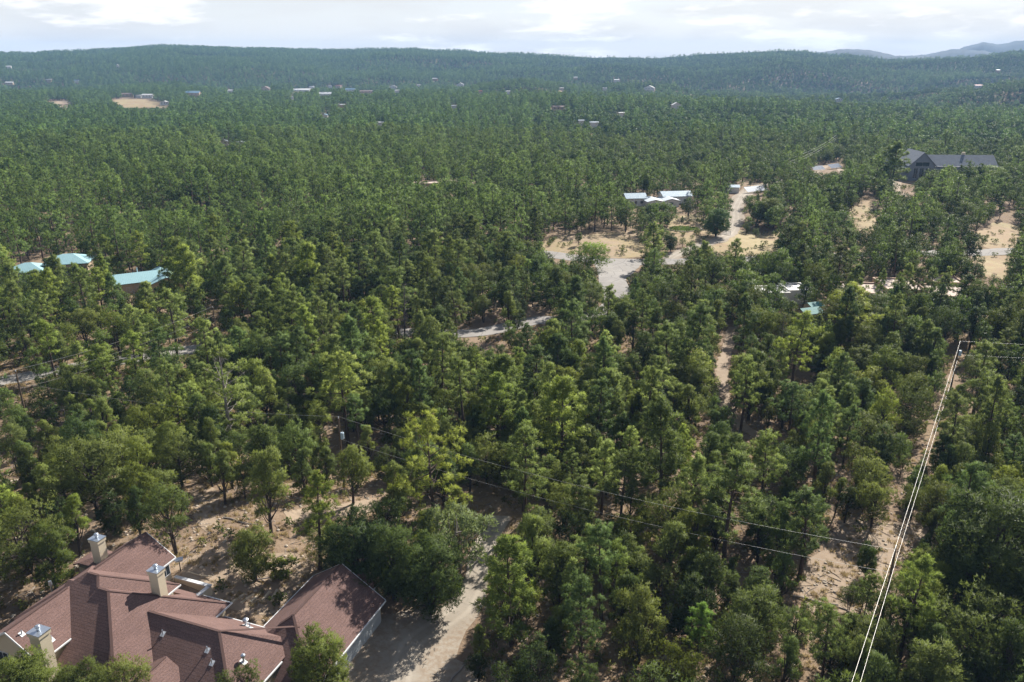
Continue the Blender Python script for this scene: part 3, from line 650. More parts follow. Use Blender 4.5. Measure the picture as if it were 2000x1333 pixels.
# flat-roofed adobe house behind pines on the right
def adobe(parent, boxes, wall='adobe_pink', rf='adobe_roof'):
    for k, (x0, x1, y0, y1, h) in enumerate(boxes):
        b = MB(); b.box(x0, x1, y0, y1, -1.5, h - .35); w_ = b.build('wall', MATS[wall], parent)
        b = MB()
        for q in ((x0, x1, y0, y0 + .35), (x0, x1, y1 - .35, y1), (x0, x0 + .35, y0 + .352, y1 - .352), (x1 - .35, x1, y0 + .352, y1 - .352)): b.box(q[0] - .02, q[1] + .02, q[2] - .02, q[3] + .02, h - .352, h + .12)
        b.build('parapet', MATS[wall], w_)
        b = MB(); b.box(x0 + .36, x1 - .36, y0 + .36, y1 - .36, h - .33, h - .26); b.build('roof', MATS[rf], parent)
ah, p0 = place('house', 1775, 598, math.radians(-6), 'sprawling flat-roofed pink adobe house screened by tall pines')
adobe(ah, [(-18, -6, -2, 9, 3.6), (-6, 4, 0, 12, 4.3), (4, 20, -3, 9, 3.7), (9, 17, 9, 16, 4.2), (20, 26, -5, 4, 3.2)])
for x in (-15, -12, -9, 7, 11, 15): window(ah, x, -2.02 if x < 0 else -3.02, .9, 1.4, 1.3, 'S')
ts, _ = place('shed', 1578, 628, math.radians(20), 'small outbuilding with dark teal metal roof below the adobe house', 'shed')
roof_mesh('roof', [gable((-2.8, 2.8, -2.2, 2.2), 'e', 2.5, .45), gable((1.5, 5.5, 1.0, 4.5), 'e', 3.0, .4)], 'metal_green', ts, .1)
walls(ts, (-2.8, 2.8, -2.2, 2.2), -1, 2.5, 'wall_tan', .3, 'e', .45); walls(ts, (1.5, 5.5, 1.0, 4.5), -1, 3.0, 'wall_tan', .3, 'e', .4)
sw, _ = place('house', 1528, 592, math.radians(5), 'low white flat-roofed house half hidden by trees, next to the adobe one')
adobe(sw, [(-8, 1, -2, 5, 3.2), (1, 7, -1, 6, 3.5)], 'wall_white', 'white_roof')
ph, _ = place('house', 845, 372, math.radians(4), 'pinkish flat-roofed house half buried in the forest, middle distance')
adobe(ph, [(-9, 4, -2, 7, 3.4), (4, 12, 0, 8, 3.9), (14, 20, -3, 4, 3.2)], 'adobe_pink', 'adobe_roof')
# far houses: column, row (of the ground), width m, roof, wall, words
far_list = [
    (272, 192, 11, 'white_roof', 'wall_white', 'white house above the big pale meadow'), (290, 192, 20, 'white_roof', 'wall_white', 'long white barn just right of the house above the pale meadow'),
    (378, 188, 26, 'metal_blue', 'wall_tan', 'wide house with blue-grey roof at the edge of the far trees'), (323, 206, 14, 'white_roof', 'wall_white', 'white shed at the right tip of the pale meadow'),
    (250, 190, 22, 'brown_roof', 'wall_tan', 'brown-roofed house behind the pale meadow'), (17, 135, 14, 'white_roof', 'wall_white', 'white house high on the far hill, leftmost'),
    (97, 160, 14, 'white_roof', 'wall_tan', 'white house on the lower slope of the far hill'), (230, 132, 9, 'white_roof', 'wall_white', 'tiny white house high on the hillside above the meadow'),
    (20, 167, 18, 'white_roof', 'wall_tan', 'pale house by the picture edge under the far hill'), (450, 181, 16, 'white_roof', 'wall_white', 'white house alone right of the blue-grey far roof'),
    (150, 162, 11, 'metal_blue', 'wall_white', 'small house with bluish roof on the lower slope'), (520, 179, 24, 'brown_roof', 'wall_tan', 'long brown-roofed house at the start of the far village'),
    (590, 180, 44, 'white_roof', 'wall_white', 'longest white building in the far village'), (609, 174, 13, 'white_roof', 'wall_white', 'tall white gable behind the longest village building'),
    (635, 189, 27, 'white_roof', 'wall_white', 'bright white building nearest in the far village'), (645, 172, 10, 'white_roof', 'wall_white', 'small white house at the village back row'),
    (662, 172, 12, 'red_roof', 'wall_tan', 'small reddish roof at the village back row'), (685, 180, 24, 'metal_blue', 'wall_white', 'blue-grey roof in the middle of the far village'),
    (716, 183, 28, 'brown_roof', 'stucco_orange', 'orange-walled house at the right end of the far village'), (768, 174, 18, 'white_roof', 'wall_white', 'white house beyond the orange-walled one'),
    (776, 182, 10, 'white_roof', 'wall_white', 'small white cabin just under the white house past the village'), (818, 170, 9, 'white_roof', 'wall_white', 'lone white dot of a house under the hill middle'),
    (850, 158, 14, 'white_roof', 'stucco_orange', 'orange and white house at the hill foot'), (899, 170, 18, 'white_roof', 'wall_white', 'white house right of the hill foot house'),
    (939, 183, 9, 'red_roof', 'wall_tan', 'small reddish roof in the mid forest'), (992, 184, 9, 'white_roof', 'wall_white', 'white speck of a house at the middle of the far forest'),
    (668, 213, 10, 'white_roof', 'stucco_orange', 'white and orange cabin in the forest below the village'), (634, 232, 10, 'metal_blue', 'wall_white', 'pale blue roof deep in the forest below the village'),
    (570, 195, 8, 'white_roof', 'wall_white', 'small white cabin left below the bright white building'), (1124, 156, 11, 'white_roof', 'wall_tan', 'tan house on the far slope, right of centre'),
    (1204, 160, 14, 'white_roof', 'wall_white', 'white house on the far slope above the ridge'), (1268, 177, 22, 'white_roof', 'wall_white', 'bright white house on the wooded ridge'),
    (1181, 178, 9, 'white_roof', 'wall_white', 'small white house on the wooded ridge'), (1097, 177, 9, 'white_roof', 'wall_white', 'white cabin on the left part of the wooded ridge'),
    (1090, 217, 16, 'brown_roof', 'wall_tan', 'tan roof at the near side of the wooded ridge'), (1320, 214, 12, 'white_roof', 'wall_white', 'long white roof at the plateau edge'),
    (1213, 228, 7, 'white_roof', 'wall_white', 'small white roof in the plateau trees'), (1160, 249, 9, 'metal_pale', 'wall_white', 'pale metal roof among the plateau trees'), (1135, 246, 6, 'metal_pale', 'wall_white', 'smaller pale metal roof left of the other plateau roof'),
    (1638, 199, 14, 'metal_blue', 'wall_white', 'white house with blue roof at the plateau rim'), (1910, 172, 22, 'red_roof', 'wall_white', 'house with dark red roof on the right-hand ridge'),
    (1948, 142, 12, 'white_roof', 'wall_tan', 'pale house high on the right hill'), (472, 288, 7, 'metal_pale', 'wall_white', 'small pale roof in the left pine forest'), (441, 288, 6, 'metal_pale', 'wall_white', 'tiny pale roof left of the other in the pine forest'),
    (742, 250, 8, 'white_roof', 'wall_white', 'small white roof deep in the central forest'), (886, 213, 8, 'metal_pale', 'wall_white', 'pale roof in the haze-blue forest right of centre'),
]
FAR_PX = []
for k, (u, v, w, rf, wl_, words_) in enumerate(far_list):
    p = hit(u, v); o = empty('house', p, math.radians((k * 37) % 31 - 15)); d = w * .48; h = 3.0 + (k % 3) * .4
    hs_ = 1.0 + np.hypot(p[0], p[1]) / 1300.                       # stands on a cleared knoll
    o.location.z += hs_ * .7
    tag(o, words_, 'house', 'distant houses')
    fp = (-w / 2, w / 2, -d / 2, d / 2); axis = 'n' if k % 4 == 3 else 'e'; m = .3 + .1 * (k % 3)
    roof_mesh('roof', [gable(fp, axis, h, m)], rf, o, .25); walls(o, fp, -hs_ - 3, h, wl_, .5, axis, m)
    for j in range(0 if w < 14 else 3): window(o, (j - 1) * w * .27 + (w * .13 if w < 12 else 0), -d / 2 + .5, 1.2, 1.6, 1.5, 'S')
    D_ = math.hypot(p[0], p[1]); uu, vv = project(p[0], p[1], p[2] + h * 1.1); FAR_PX.append((float(uu), float(vv), w * FPX / D_ * .5 + .8, 4.4 * FPX / D_ * .6 + 1.6, D_ + 3))

# ------------------------------------------------------------------ power poles and wires
def pole(u, v, h, label, arm_dir=None, transformer=None, stub=False):
    p = hit(u, v); o = empty('power_pole', p); tag(o, label, 'power pole', 'wooden power poles')
    b = MB(); b.tube([(0, 0, -.6), (0, 0, h * .5), (0, 0, h)], [.17, .145, .11], 10); b.build('pole', MATS['pole_wood'], o)
    b = MB(); b.tube([(0, 0, h), (0, 0, h + .16), (0, 0, h + .30)], [.05, .09, .04], 8); b.build('insulator', MATS['ceramic'], o)
    b = MB(); b.tube([(.12, 0, h - 2.4), (.22, 0, h - 2.4)], .06, 8); b.build('bracket', MATS['dark_metal'], o)
    if transformer:
        z = h - transformer; t = MB(); t.tube([(.36, -.1, z - .55), (.36, -.1, z - .5), (.36, -.1, z + .4), (.36, -.1, z + .46)], [.22, .26, .26, .2], 14); tr = t.build('transformer', MATS['transformer_grey'], o)
        t = MB(); t.tube([(.42, -.18, z + .46), (.42, -.18, z + .75)], [.06, .03], 8); t.build('bushing', MATS['ceramic'], tr)
    return Vector(p), o, h
def wire(a, b, sag, label, r=.016, n=24, mat='wire_metal'):
    a, b = Vector(a), Vector(b); pts = [a.lerp(b, t) - Vector((0, 0, sag * 4 * t * (1 - t))) for t in np.linspace(0, 1, n)]
    m = MB(); m.tube([p - a for p in pts], r, 6); o = m.build('power_line', MATS[mat]); o.location = a; tag(o, label, 'power line', 'overhead power lines'); return o
top = lambda P, dz=.3: P[0] + Vector((0, 0, P[2] + dz)); low = lambda P, dz=2.4: P[0] + Vector((.22, 0, P[2] - dz))
PN = pole(1714, 1256, 12.0, 'brown wooden power pole standing in trees at the edge of the dirt clearing')
PR = pole(1853, 778, 11.2, 'power pole with blue-grey transformer above the right-hand woods', transformer=2.0)
PT = pole(672, 952, 11.0, 'power pole with white transformer behind the big yellow-green pine', transformer=2.6)
PL = pole(56, 838, 10.4, 'dark wooden power pole near the left end of the road')
PK = pole(428, 694, 10.4, 'grey power pole among trees above the half-dead pine')
PF = pole(1630, 297, 11.0, 'far power pole among junipers left of the grey house')
PF2 = pole(1537, 352, 10.5, 'far power pole by the track above the blue-roofed house')
wire(top(PN), top(PR), .5, 'bright upper power line running up to the transformer pole', .012)
wire(low(PN), low(PR, 2.9), .5, 'bright lower power line running up to the transformer pole', .0115)
d = (PN[0] - PR[0]).normalized()
def through(P0, u, v, L):
    """end point of a span from P0 that passes over pixel (u, v) and stays as high above ground as P0"""
    best = None
    for s in np.linspace(8, 55, 400):
        q = np.array([0, 0, CH]) + ray(u, v) * (s / np.linalg.norm(ray(u, v)))
        if abs(q[2] - (P0.z - .02 * s)) < (best[0] if best else 9e9): best = (abs(q[2] - P0.z), q)
    q = Vector(best[1]); dd = (q - P0); return P0 + dd.normalized() * L
q1 = np.array([0, 0, CH]) + ray(1663, 1333) / -ray(1663, 1333)[2] * (CH - top(PN).z); q2 = np.array([0, 0, CH]) + ray(1680, 1333) / -ray(1680, 1333)[2] * (CH - low(PN).z)
e1 = top(PN) + (Vector(q1) - top(PN)).normalized() * 70; e2 = low(PN) + (Vector(q2) - low(PN)).normalized() * 70
wire(top(PN), e1, .3, 'bright upper power line leaving the clearing pole toward the bottom edge', .012); wire(low(PN), e2, .3, 'bright lower power line leaving the clearing pole toward the bottom edge', .0115)
wire(top(PT), top(PN, -.2), 1.6, 'thin upper power line crossing in front of the big yellow-green pine', .010, 30); wire(low(PT, 3.3), low(PN, 3.0), 1.5, 'thin lower power line crossing below the big yellow-green pine', .010, 30)
wire(top(PL), top(PK), .9, 'uppermost of three power lines above the left road', .013); wire(low(PL, 1.6), low(PK, 1.5), .9, 'middle one of three power lines above the left road', .012); wire(low(PL, 3.0), low(PK, 3.0), .9, 'lowest of three power lines above the left road', .012)
wire(top(PT), low(PL, 1.9), 1.2, 'faint power line dipping from the white transformer toward the left road', .011)
wire(top(PL), top(PL) + Vector((-60, -12, -1)), .8, 'power line leaving past the left picture edge', .013)
wire(top(PR), top(PR) + Vector((60, -3.5, .5)), .8, 'upper power line running off to the right picture edge', .013); wire(low(PR), low(PR) + Vector((60, -3.5, .5)), .8, 'lower power line running off to the right picture edge', .013)
for k, (dz, w_) in enumerate(((0, 'upper'), (1.6, 'middle'), (2.9, 'lower'))): wire(top(PF, .3 - dz), top(PF2, .3 - dz), 1.6, w_ + ' far power line slanting down left of the grey house', .035)
for k, (dz, w_) in enumerate(((0, 'upper'), (2.2, 'lower'))): wire(top(PF, .3 - dz), top(PF, .3 - dz) + Vector((120, 2, 1)), 1.5, w_ + ' far power line passing behind the grey house', .022)

# ------------------------------------------------------------------ small things
def car(u, v, rz, label):
    o, p = place('car', u, v, rz, label, 'car'); L_, W_ = 2.35, .92
    prof = [(-L_, .45), (-L_, .95), (-2.1, 1.05), (-1.75, 1.62), (.5, 1.66), (1.15, 1.12), (2.15, .98), (L_, .8), (L_, .42)]
    b = MB(); A = [(x, -W_ if z < 1.1 else -W_ * .82, z) for x, z in prof]; B = [(x, W_ if z < 1.1 else W_ * .82, z) for x, z in prof]; b.poly(A); b.poly(B[::-1])
    for i in range(len(A)): b.poly([A[i], B[i], B[(i + 1) % len(A)], A[(i + 1) % len(A)]])
    bd = b.build('body', MATS['car_white'], o)
    for s in (-1, 1):
        b = MB(); y = s * W_ * .90; b.poly([(-1.65, s * (W_ + .01), 1.13), (.95, s * (W_ + .01), 1.13), (.45, s * W_ * .84, 1.57), (-1.6, s * W_ * .84, 1.57)]); b.build('side_window', MATS['window_glass'], bd)
        for x in (-1.45, 1.45):
            b = MB(); b.tube([(x, s * (W_ - .2), .36), (x, s * (W_ + .02), .36)], .36, 14); w_ = b.build('wheel', MATS['tyre_rubber'], o)
            b = MB(); b.tube([(x, s * (W_ + .021), .36), (x, s * (W_ + .03), .36)], .2, 10); b.build('rim', MATS['galvanised'], w_)
        b = MB(); b.box(L_ + .001, L_ + .03, s * .62 - .17, s * .62 + .17, .66, .8); b.build('headlight', MATS['ceramic'], bd)
    b = MB(); b.poly([(.56, -W_ * .78, 1.63), (.56, W_ * .78, 1.63), (1.17, W_ * .9, 1.13), (1.17, -W_ * .9, 1.13)]); b.build('windscreen', MATS['window_glass'], bd)
car(1952, 311, math.radians(5), 'white car parked at the end of the grey house')
def solar(u, v, rz, n, label, tilt=32):
    o, p = place('solar_array', u, v, rz, label, 'solar panels', 'ground-mounted solar arrays'); w, t = 1.05, math.radians(tilt); c, s = math.cos(t), math.sin(t)
    for i in range(n):
        for j in range(2):
            x0 = (i - n / 2) * w; b = MB(); y0, y1 = j * 1.75 - 1.75, j * 1.75 - .04
            P4 = [(x0, y0 * c, 1.7 + y0 * s), (x0 + w - .05, y0 * c, 1.7 + y0 * s), (x0 + w - .05, y1 * c, 1.7 + y1 * s), (x0, y1 * c, 1.7 + y1 * s)]; Q4 = [(x, y + .02, z - .05) for x, y, z in P4]
            b.poly(P4); b.poly(Q4[::-1])
            for k in range(4): b.poly([P4[k], Q4[k], Q4[(k + 1) % 4], P4[(k + 1) % 4]])
            b.build('panel', MATS['solar_glass'], o)
    for i in np.linspace(-n / 2 * w + .4, n / 2 * w - .4, max(2, n // 3)):
        b = MB(); b.tube([(i, -1.0, -.4), (i, -1.0, 1.0)], .05, 6); b.tube([(i, 1.0, -.4), (i, 1.0, 2.2)], .05, 6); b.build('leg', MATS['galvanised'], o)
solar(1476, 376, math.radians(28), 12, 'tilted grey solar array at the top of the gravel drive'); solar(1597, 334, math.radians(22), 8, 'left one of two solar arrays in the small clearing near the grey house'); solar(1630, 330, math.radians(35), 10, 'right one of two solar arrays in the small clearing near the grey house')
gt, _ = place('gate', 1418, 459, math.radians(-12), 'white slatted gate across the bend of the gravel drive', 'gate')
for z in (.2, .55, .9, 1.25): b = MB(); b.box(-1.5, 1.5, -.03, .03, z, z + .13); b.build('slat', MATS['white_trim'], gt)
for x in (-1.55, 0, 1.55): b = MB(); b.box(x - .06, x + .06, -.08, .08, -.2, 1.5); b.build('post', MATS['white_trim'], gt)
# stone-edged garden bed
gc = hit(1336, 448); gb = empty('garden_bed', gc); tag(gb, 'round garden bed of yellow-green plants edged with pale stones near the gravel drive', 'garden bed')
for k in range(46):
    a = math.pi * (.95 + 1.25 * k / 45); b = MB(); x, y = 6.4 * math.cos(a), 5.2 * math.sin(a); z = float(terr(gc[0] + x, gc[1] + y)) - gc[2]; s = .26 + .1 * random.random()
    b.tube([(x, y, z - .1), (x, y, z + .12), (x, y, z + .34)], [s, s * 1.15, s * .7], 6); b.build('stone', MATS['stone_dry'], gb)
def leafy_patch(n, rx, ry, h, size, seed):
    r = np.random.default_rng(seed); a = r.uniform(0, 2 * np.pi, n); q = np.sqrt(r.uniform(0, 1, n)); c = np.stack([rx * q * np.cos(a), ry * q * np.sin(a), r.uniform(0, h, n)], -1)
    d = r.normal(size=(n, 3)); d[:, 2] = np.abs(d[:, 2]) + .4; d /= np.linalg.norm(d, axis=1)[:, None]; s = np.cross(d, r.normal(size=(n, 3))); s /= np.linalg.norm(s, axis=1)[:, None]
    L_ = r.uniform(.6, 1.2, n)[:, None] * size; V = np.stack([c - s * L_ * .25, c + s * L_ * .25, c + d * L_], 1).reshape(-1, 3); return V, np.arange(3 * n).reshape(-1, 3)
V_, T_ = leafy_patch(1500, 5.6, 4.3, .35, .5, 5); link('ground_cover', mesh_np('ground_cover', V_, T_, [MATS['bright_foliage']]), gb)['kind'] = 'stuff'
def log(u, v, L, r, rz, label, mat='dead_wood', tilt=0.0):
    p = hit(u, v); b = MB(); n = 7; pts = [(-L / 2 + L * i / (n - 1), .08 * math.sin(i * 1.3) * L / 3, r * .8 + tilt * L * i / (n - 1)) for i in range(n)]
    b.tube(pts, [r * (1 - .45 * i / (n - 1)) for i in range(n)], 8); o = b.build('fallen_log', MATS[mat]); o.location = p; o.rotation_euler = (0, 0, rz); tag(o, label, 'log', 'fallen logs'); return o
log(1592, 1176, 5.0, .17, -.35, 'pale fallen log at the left end of the right-hand dirt clearing'); log(1626, 1182, 3.2, .11, -.7, 'thin grey log crossing beside the pale one in the clearing')
log(470, 1020, 5.2, .10, -.35, 'bare fallen trunk between the yard junipers'); log(388, 1124, 3.4, .10, -.25, 'pale timber lying in the yard behind the courtyard wall', 'timber'); log(500, 1132, 4.4, .12, .12, 'grey log lying under the yard juniper')
log(896, 1312, 3.8, .12, 1.1, 'weathered log along the right edge of the driveway'); log(1790, 905, 4, .12, .3, 'short grey log in the small gap under the right woods')
for k, (u, v, rz) in enumerate(((465, 1170, 1.05), (483, 1171, 1.1), (500, 1169, 1.2), (519, 1167, 1.35), (536, 1164, 1.5))):
    p = hit(u, v); b = MB(); b.box(-.95, .95, -.13, .13, -.15, .16 + .02 * k); o = b.build('garden_step', MATS['timber']); o.location = p; o.rotation_euler = (.02, .03, rz)
    tag(o, ('leftmost', 'second', 'middle', 'fourth', 'last')[k] + ' pale timber step of the terraced path in the yard', 'step', 'timber steps in the yard')
pb = hit(353, 1116); o = empty('feeder_box', pb, .4); tag(o, 'small grey box on a dark post at the yard corner by the house', 'feeder')
b = MB(); b.tube([(0, 0, -.3), (0, 0, 1.35)], .06, 8); b.build('post', MATS['dark_metal'], o)
b = MB(); b.box(-.38, .38, -.22, .22, 1.352, 1.62); b.build('box', MATS['galvanised'], o); b = MB(); b.poly([(-.45, -.3, 1.63), (.45, -.3, 1.63), (.45, 0, 1.86), (-.45, 0, 1.86)]); b.poly([(-.45, .3, 1.63), (.45, .3, 1.63), (.45, 0, 1.86), (-.45, 0, 1.86)]); b.build('lid', MATS['galvanised'], o)
# ------------------------------------------------------------------ trees
NRM = []
def unit(v): return v / (np.linalg.norm(v, axis=-1, keepdims=True) + 1e-9)
def blades(C, A, n, size, width, spread, r, tint=None, O=None):
    """n thin leaves from every point of C, fanning about axis A"""
    m = len(C); c = np.repeat(C, n, 0) + r.normal(size=(m * n, 3)) * size * .22
    d = unit(np.repeat(A, n, 0) + r.normal(size=(m * n, 3)) * spread)
    s = unit(np.cross(d, r.normal(size=(m * n, 3)))); L_ = (size * r.uniform(.65, 1.25, m * n))[:, None]; w = (width * r.uniform(.7, 1.3, m * n))[:, None]
    V = np.stack([c - s * w * .5, c + s * w * .5, c + d * L_], 1)
    g = unit(np.cross(V[:, 1] - V[:, 0], V[:, 2] - V[:, 0])); o = np.repeat(O if O is not None else A, n, 0); fl = (g * o).sum(1) < 0; V[fl] = V[fl][:, [1, 0, 2]]; g[fl] *= -1
    NRM.append(np.repeat(unit(o * .75 + g * .5), 3, 0)); V = V.reshape(-1, 3)             # leaves shade with the clump they sit on
    t = np.repeat(np.clip((tint if tint is not None else r.uniform(0, 1, m)), 0, 1), n)
    return V, np.clip(t + r.normal(size=m * n) * .12, 0, 1)
def curve_normals(me, nv):
    n = NRM.pop(); N_ = np.zeros((len(me.vertices), 3), np.float32); N_[:nv] = n
    me.polygons.foreach_set('use_smooth', np.ones(len(me.polygons), bool)); me.normals_split_custom_set_from_vertices(N_)
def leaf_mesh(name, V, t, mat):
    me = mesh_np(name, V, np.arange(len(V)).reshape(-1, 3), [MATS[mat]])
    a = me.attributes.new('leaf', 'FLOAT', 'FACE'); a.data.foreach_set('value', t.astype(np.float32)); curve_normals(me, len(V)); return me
def wood_mesh(name, limbs, mat):
    b = MB()
    for pts, rad, n in limbs: b.tube(pts, rad, n, cap=False)
    me = bpy.data.meshes.new(name); me.from_pydata(b.v, [], b.f); me.update(); me.polygons.foreach_set('use_smooth', np.ones(len(me.polygons), bool)); me.materials.append(MATS[mat]); return me
def gen_pine(seed, h=15., R=2.9, t0=.30, lod=0, dead_top=0.0, shape=1.6, sparse=1.0, plume=1.0):
    """ponderosa: straight trunk, whorls of upturned limbs that carry rounded plumes of needle tufts, gaps between them"""
    r = np.random.default_rng(seed); limbs = []; sway = r.normal(size=2) * .22
    ax = lambda t: np.array([sway[0] * math.sin(t * 2.6), sway[1] * math.sin(t * 3.1 + 1), t * h])
    limbs.append(([ax(t) for t in np.linspace(-.03, 1, 9)], [h * .0185 * (1 - .90 * max(t, 0)) + .02 for t in np.linspace(-.03, 1, 9)], 7 if lod == 0 else 4))
    nb = int((30, 24, 15)[lod] * sparse); C, A, TT, OO = [], [], [], []
    for i in range(nb):
        t = t0 + (.985 - t0) * ((i + r.uniform(0, 1)) / nb) ** .95; q = (t - t0) / (1 - t0)
        prof = min(1, .55 + q * 1.8) * (1 - q ** (1.5 * shape)) ** .62 + .12
        L_ = R * prof * r.uniform(.55, 1.15); a = i * 2.39996 + r.normal() * .4
        el = math.radians(-10 + 66 * q ** 1.3 + r.normal() * 10); base = ax(t); hd = np.array([math.cos(a), math.sin(a), 0])
        P = [base + hd * L_ * s * math.cos(el) + np.array([0, 0, L_ * s * math.sin(el) + .18 * L_ * s * s * (1 - q * .7)]) for s in (0, .4, .75, 1.0)]
        if lod == 0 or (lod == 1 and i % 2 == 0): limbs.append((P, [.06 * (1 - q * .6) * L_ / 2 + .018, .04, .022, .008], 3))
        if dead_top and t > 1 - dead_top:
            for k in range(4): e = P[2] + r.normal(size=3) * .5; limbs.append(([P[1 + k % 2], e], [.022, .006], 3))
            if r.uniform() < .6: continue
        if q < .12 and r.uniform() < .3: continue
        dirv = unit(P[3] - P[1]); side = unit(np.cross(dirv, [0, 0, 1.]))
        heads = [(1.0, 0., 1.0)] + [(r.uniform(.42, .78), sg * r.uniform(.22, .42), r.uniform(.6, .85)) for sg in ((1, -1) if L_ > R * .45 else (r.choice([-1, 1]),))]
        for s, o, sc in heads:
            c = P[0] + (P[3] - P[0]) * s; c[2] = np.interp(s, [0, .4, .75, 1.], [p[2] for p in P]); c = c + side * o * L_ + np.array([0, 0, .08])
            if lod == 0 and o: limbs.append(([c - side * o * L_ - dirv * .12 * L_, c], [.02, .007], 3))
            rad = (.30 + .17 * L_) * sc * plume; n = max(2, int((15, 6, 3)[lod] * sc * (.55 + .45 * L_ / R)))
            d = unit(r.normal(size=(n, 3)) + dirv * .35 + np.array([0, 0, .35])); p = c + d * (rad * r.uniform(.35, 1.0, n))[:, None] * np.array([1, 1, .72])
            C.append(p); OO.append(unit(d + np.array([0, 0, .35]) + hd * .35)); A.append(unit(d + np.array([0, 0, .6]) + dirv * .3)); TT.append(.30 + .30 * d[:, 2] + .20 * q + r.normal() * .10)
    n = (22, 8, 4)[lod]
    if not dead_top: C.append(ax(1.0) + r.normal(size=(n, 3)) * np.array([.26, .26, .34]) - np.array([0, 0, .35])); A.append(np.tile([0, 0, 1.], (n, 1))); OO.append(np.tile([0, 0, 1.], (n, 1))); TT.append(np.full(n, .7))
    C, A, TT = np.vstack(C), np.vstack(A), np.concatenate(TT)
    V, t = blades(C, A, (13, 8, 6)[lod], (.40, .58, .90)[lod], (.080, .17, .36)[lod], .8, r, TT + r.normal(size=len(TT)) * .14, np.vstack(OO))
    return V, t, limbs
def gen_juniper(seed, h=5.5, w=5.0, lod=0, conic=.0, low=.2, lobes=18, fine=1.0):
    """juniper or pinyon: dark stems, lumpy open crown of many small upright sprays"""
    r = np.random.default_rng(seed); limbs = []; C, A, TT, OO = [], [], [], []
    ns = int(r.integers(1, 4)) if conic < .5 else 1; cz = h * (.58 - .06 * conic); rz = h * .46; rx = w / 2
    cen = []
    if lod: lobes = max(5, int(lobes * (.75, .5)[lod - 1]))
    for i in range(lobes):
        q = (i + .5) / lobes; z = low * h + (1 - low) * h * (.10 + .80 * q); zz = (z - cz) / rz
        wid = rx * math.sqrt(max(.10, 1 - zz * zz)) * (1 - conic * 1.0 * max(0, (z / h - .3)))
        a = i * 2.39996 + r.normal() * .5; k = wid * r.uniform(.38, .92) * (0.25 if i == lobes - 1 else 1)
        cen.append((np.array([k * math.cos(a), k * math.sin(a), z + r.normal() * .04 * h]), rx * r.uniform(.24, .40) * (1 - .3 * conic * z / h) * (1, 1.1, 1.3)[lod]))
    for s in range(ns):
        a = s * 2.1 + r.uniform(0, 1); d = np.array([math.cos(a), math.sin(a), 0]) * (.25 * ns - .2)
        P = [np.array([0, 0, -.25]) + d * .15, d * .6 + np.array([0, 0, h * .22]), d * 1.0 + np.array([r.normal() * .15, r.normal() * .15, h * .5]), d * .8 + np.array([r.normal() * .25, r.normal() * .25, h * .86])]
        limbs.append((P, [h * .024 / ns ** .4, h * .020 / ns ** .4, h * .014 / ns ** .4, .02], 6 if lod == 0 else 3))
    if lod < 2:
        for c, rad in cen[:: (1 if lod == 0 else 2)]: st = np.array([0, 0, max(.12 * h, c[2] - .28 * h)]); limbs.append(([st, (st + c) / 2 + np.array([0, 0, -.05 * h]), c], [h * .011, h * .007, .012], 3))
    npt = int((105, 44, 20)[lod] * fine)
    for i, (c, rad) in enumerate(cen):
        d = unit(r.normal(size=(npt, 3))); d = d[(d[:, 2] > -.4) | (r.uniform(size=npt) < .2)]
        lump = 1 + .25 * np.sin(d[:, 0] * 5 + i) * np.sin(d[:, 1] * 5.3 + 2 * i) + .15 * np.sin(d[:, 2] * 9 + i)
        p = c + d * (rad * lump * r.uniform(.55, 1.1, len(d)))[:, None] * np.array([1, 1, .9])
        keep = np.ones(len(p), bool)
        for j, (c2, r2) in enumerate(cen):
            if j != i: keep &= ~(np.linalg.norm(p - c2, axis=1) < r2 * .55)
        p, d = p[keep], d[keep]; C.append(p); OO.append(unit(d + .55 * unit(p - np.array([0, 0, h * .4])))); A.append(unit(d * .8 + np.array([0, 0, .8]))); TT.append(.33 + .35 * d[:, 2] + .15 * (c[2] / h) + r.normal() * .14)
    C, A, TT = np.vstack(C), np.vstack(A), np.concatenate(TT)
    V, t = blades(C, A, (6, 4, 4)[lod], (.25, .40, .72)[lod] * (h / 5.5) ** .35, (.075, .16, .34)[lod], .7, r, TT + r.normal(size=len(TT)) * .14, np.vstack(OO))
    return V, t, limbs
def gen_snag(seed, h=12.):
    r = np.random.default_rng(seed); limbs = [([(r.normal() * .05, r.normal() * .05, h * t) for t in np.linspace(-.03, 1, 8)], [.20 * (1 - .9 * t) + .015 for t in np.linspace(0, 1, 8)], 6)]
    for i in range(34):
        t = r.uniform(.25, .98); L_ = 2.6 * (1.1 - t) * r.uniform(.6, 1.3) + .4; a = r.uniform(0, 6.28); b = np.array([0, 0, h * t]); e = b + np.array([math.cos(a) * L_, math.sin(a) * L_, L_ * r.uniform(-.1, .55)])
        limbs.append(([b, b + (e - b) * .5 + np.array([0, 0, -.1]), e], [.045, .026, .008], 3))
        for k in range(5): m = b + (e - b) * r.uniform(.35, .95); limbs.append(([m, m + r.normal(size=3) * .38 * L_ / 2], [.014, .004], 3))
    return limbs
HIDDEN = bpy.data.collections.new('tree_sources')
class Kind: pass
KIND = {}
def add_kind(key, name, gens, leafmat, woodmat, cat, hs):
    k = Kind(); k.name, k.cat, k.h, k.wood, k.leaf, k.var = name, cat, hs, woodmat, leafmat, []
    for i, (gfun, kw) in enumerate(gens):
        V, t, limbs = gfun(**kw); k.var.append((leaf_mesh('crown', V, t, leafmat), wood_mesh('trunk', limbs, woodmat), kw['h'], float(np.percentile(np.hypot(V[:, 0], V[:, 1]), 96)) * 2))
    KIND[key] = k
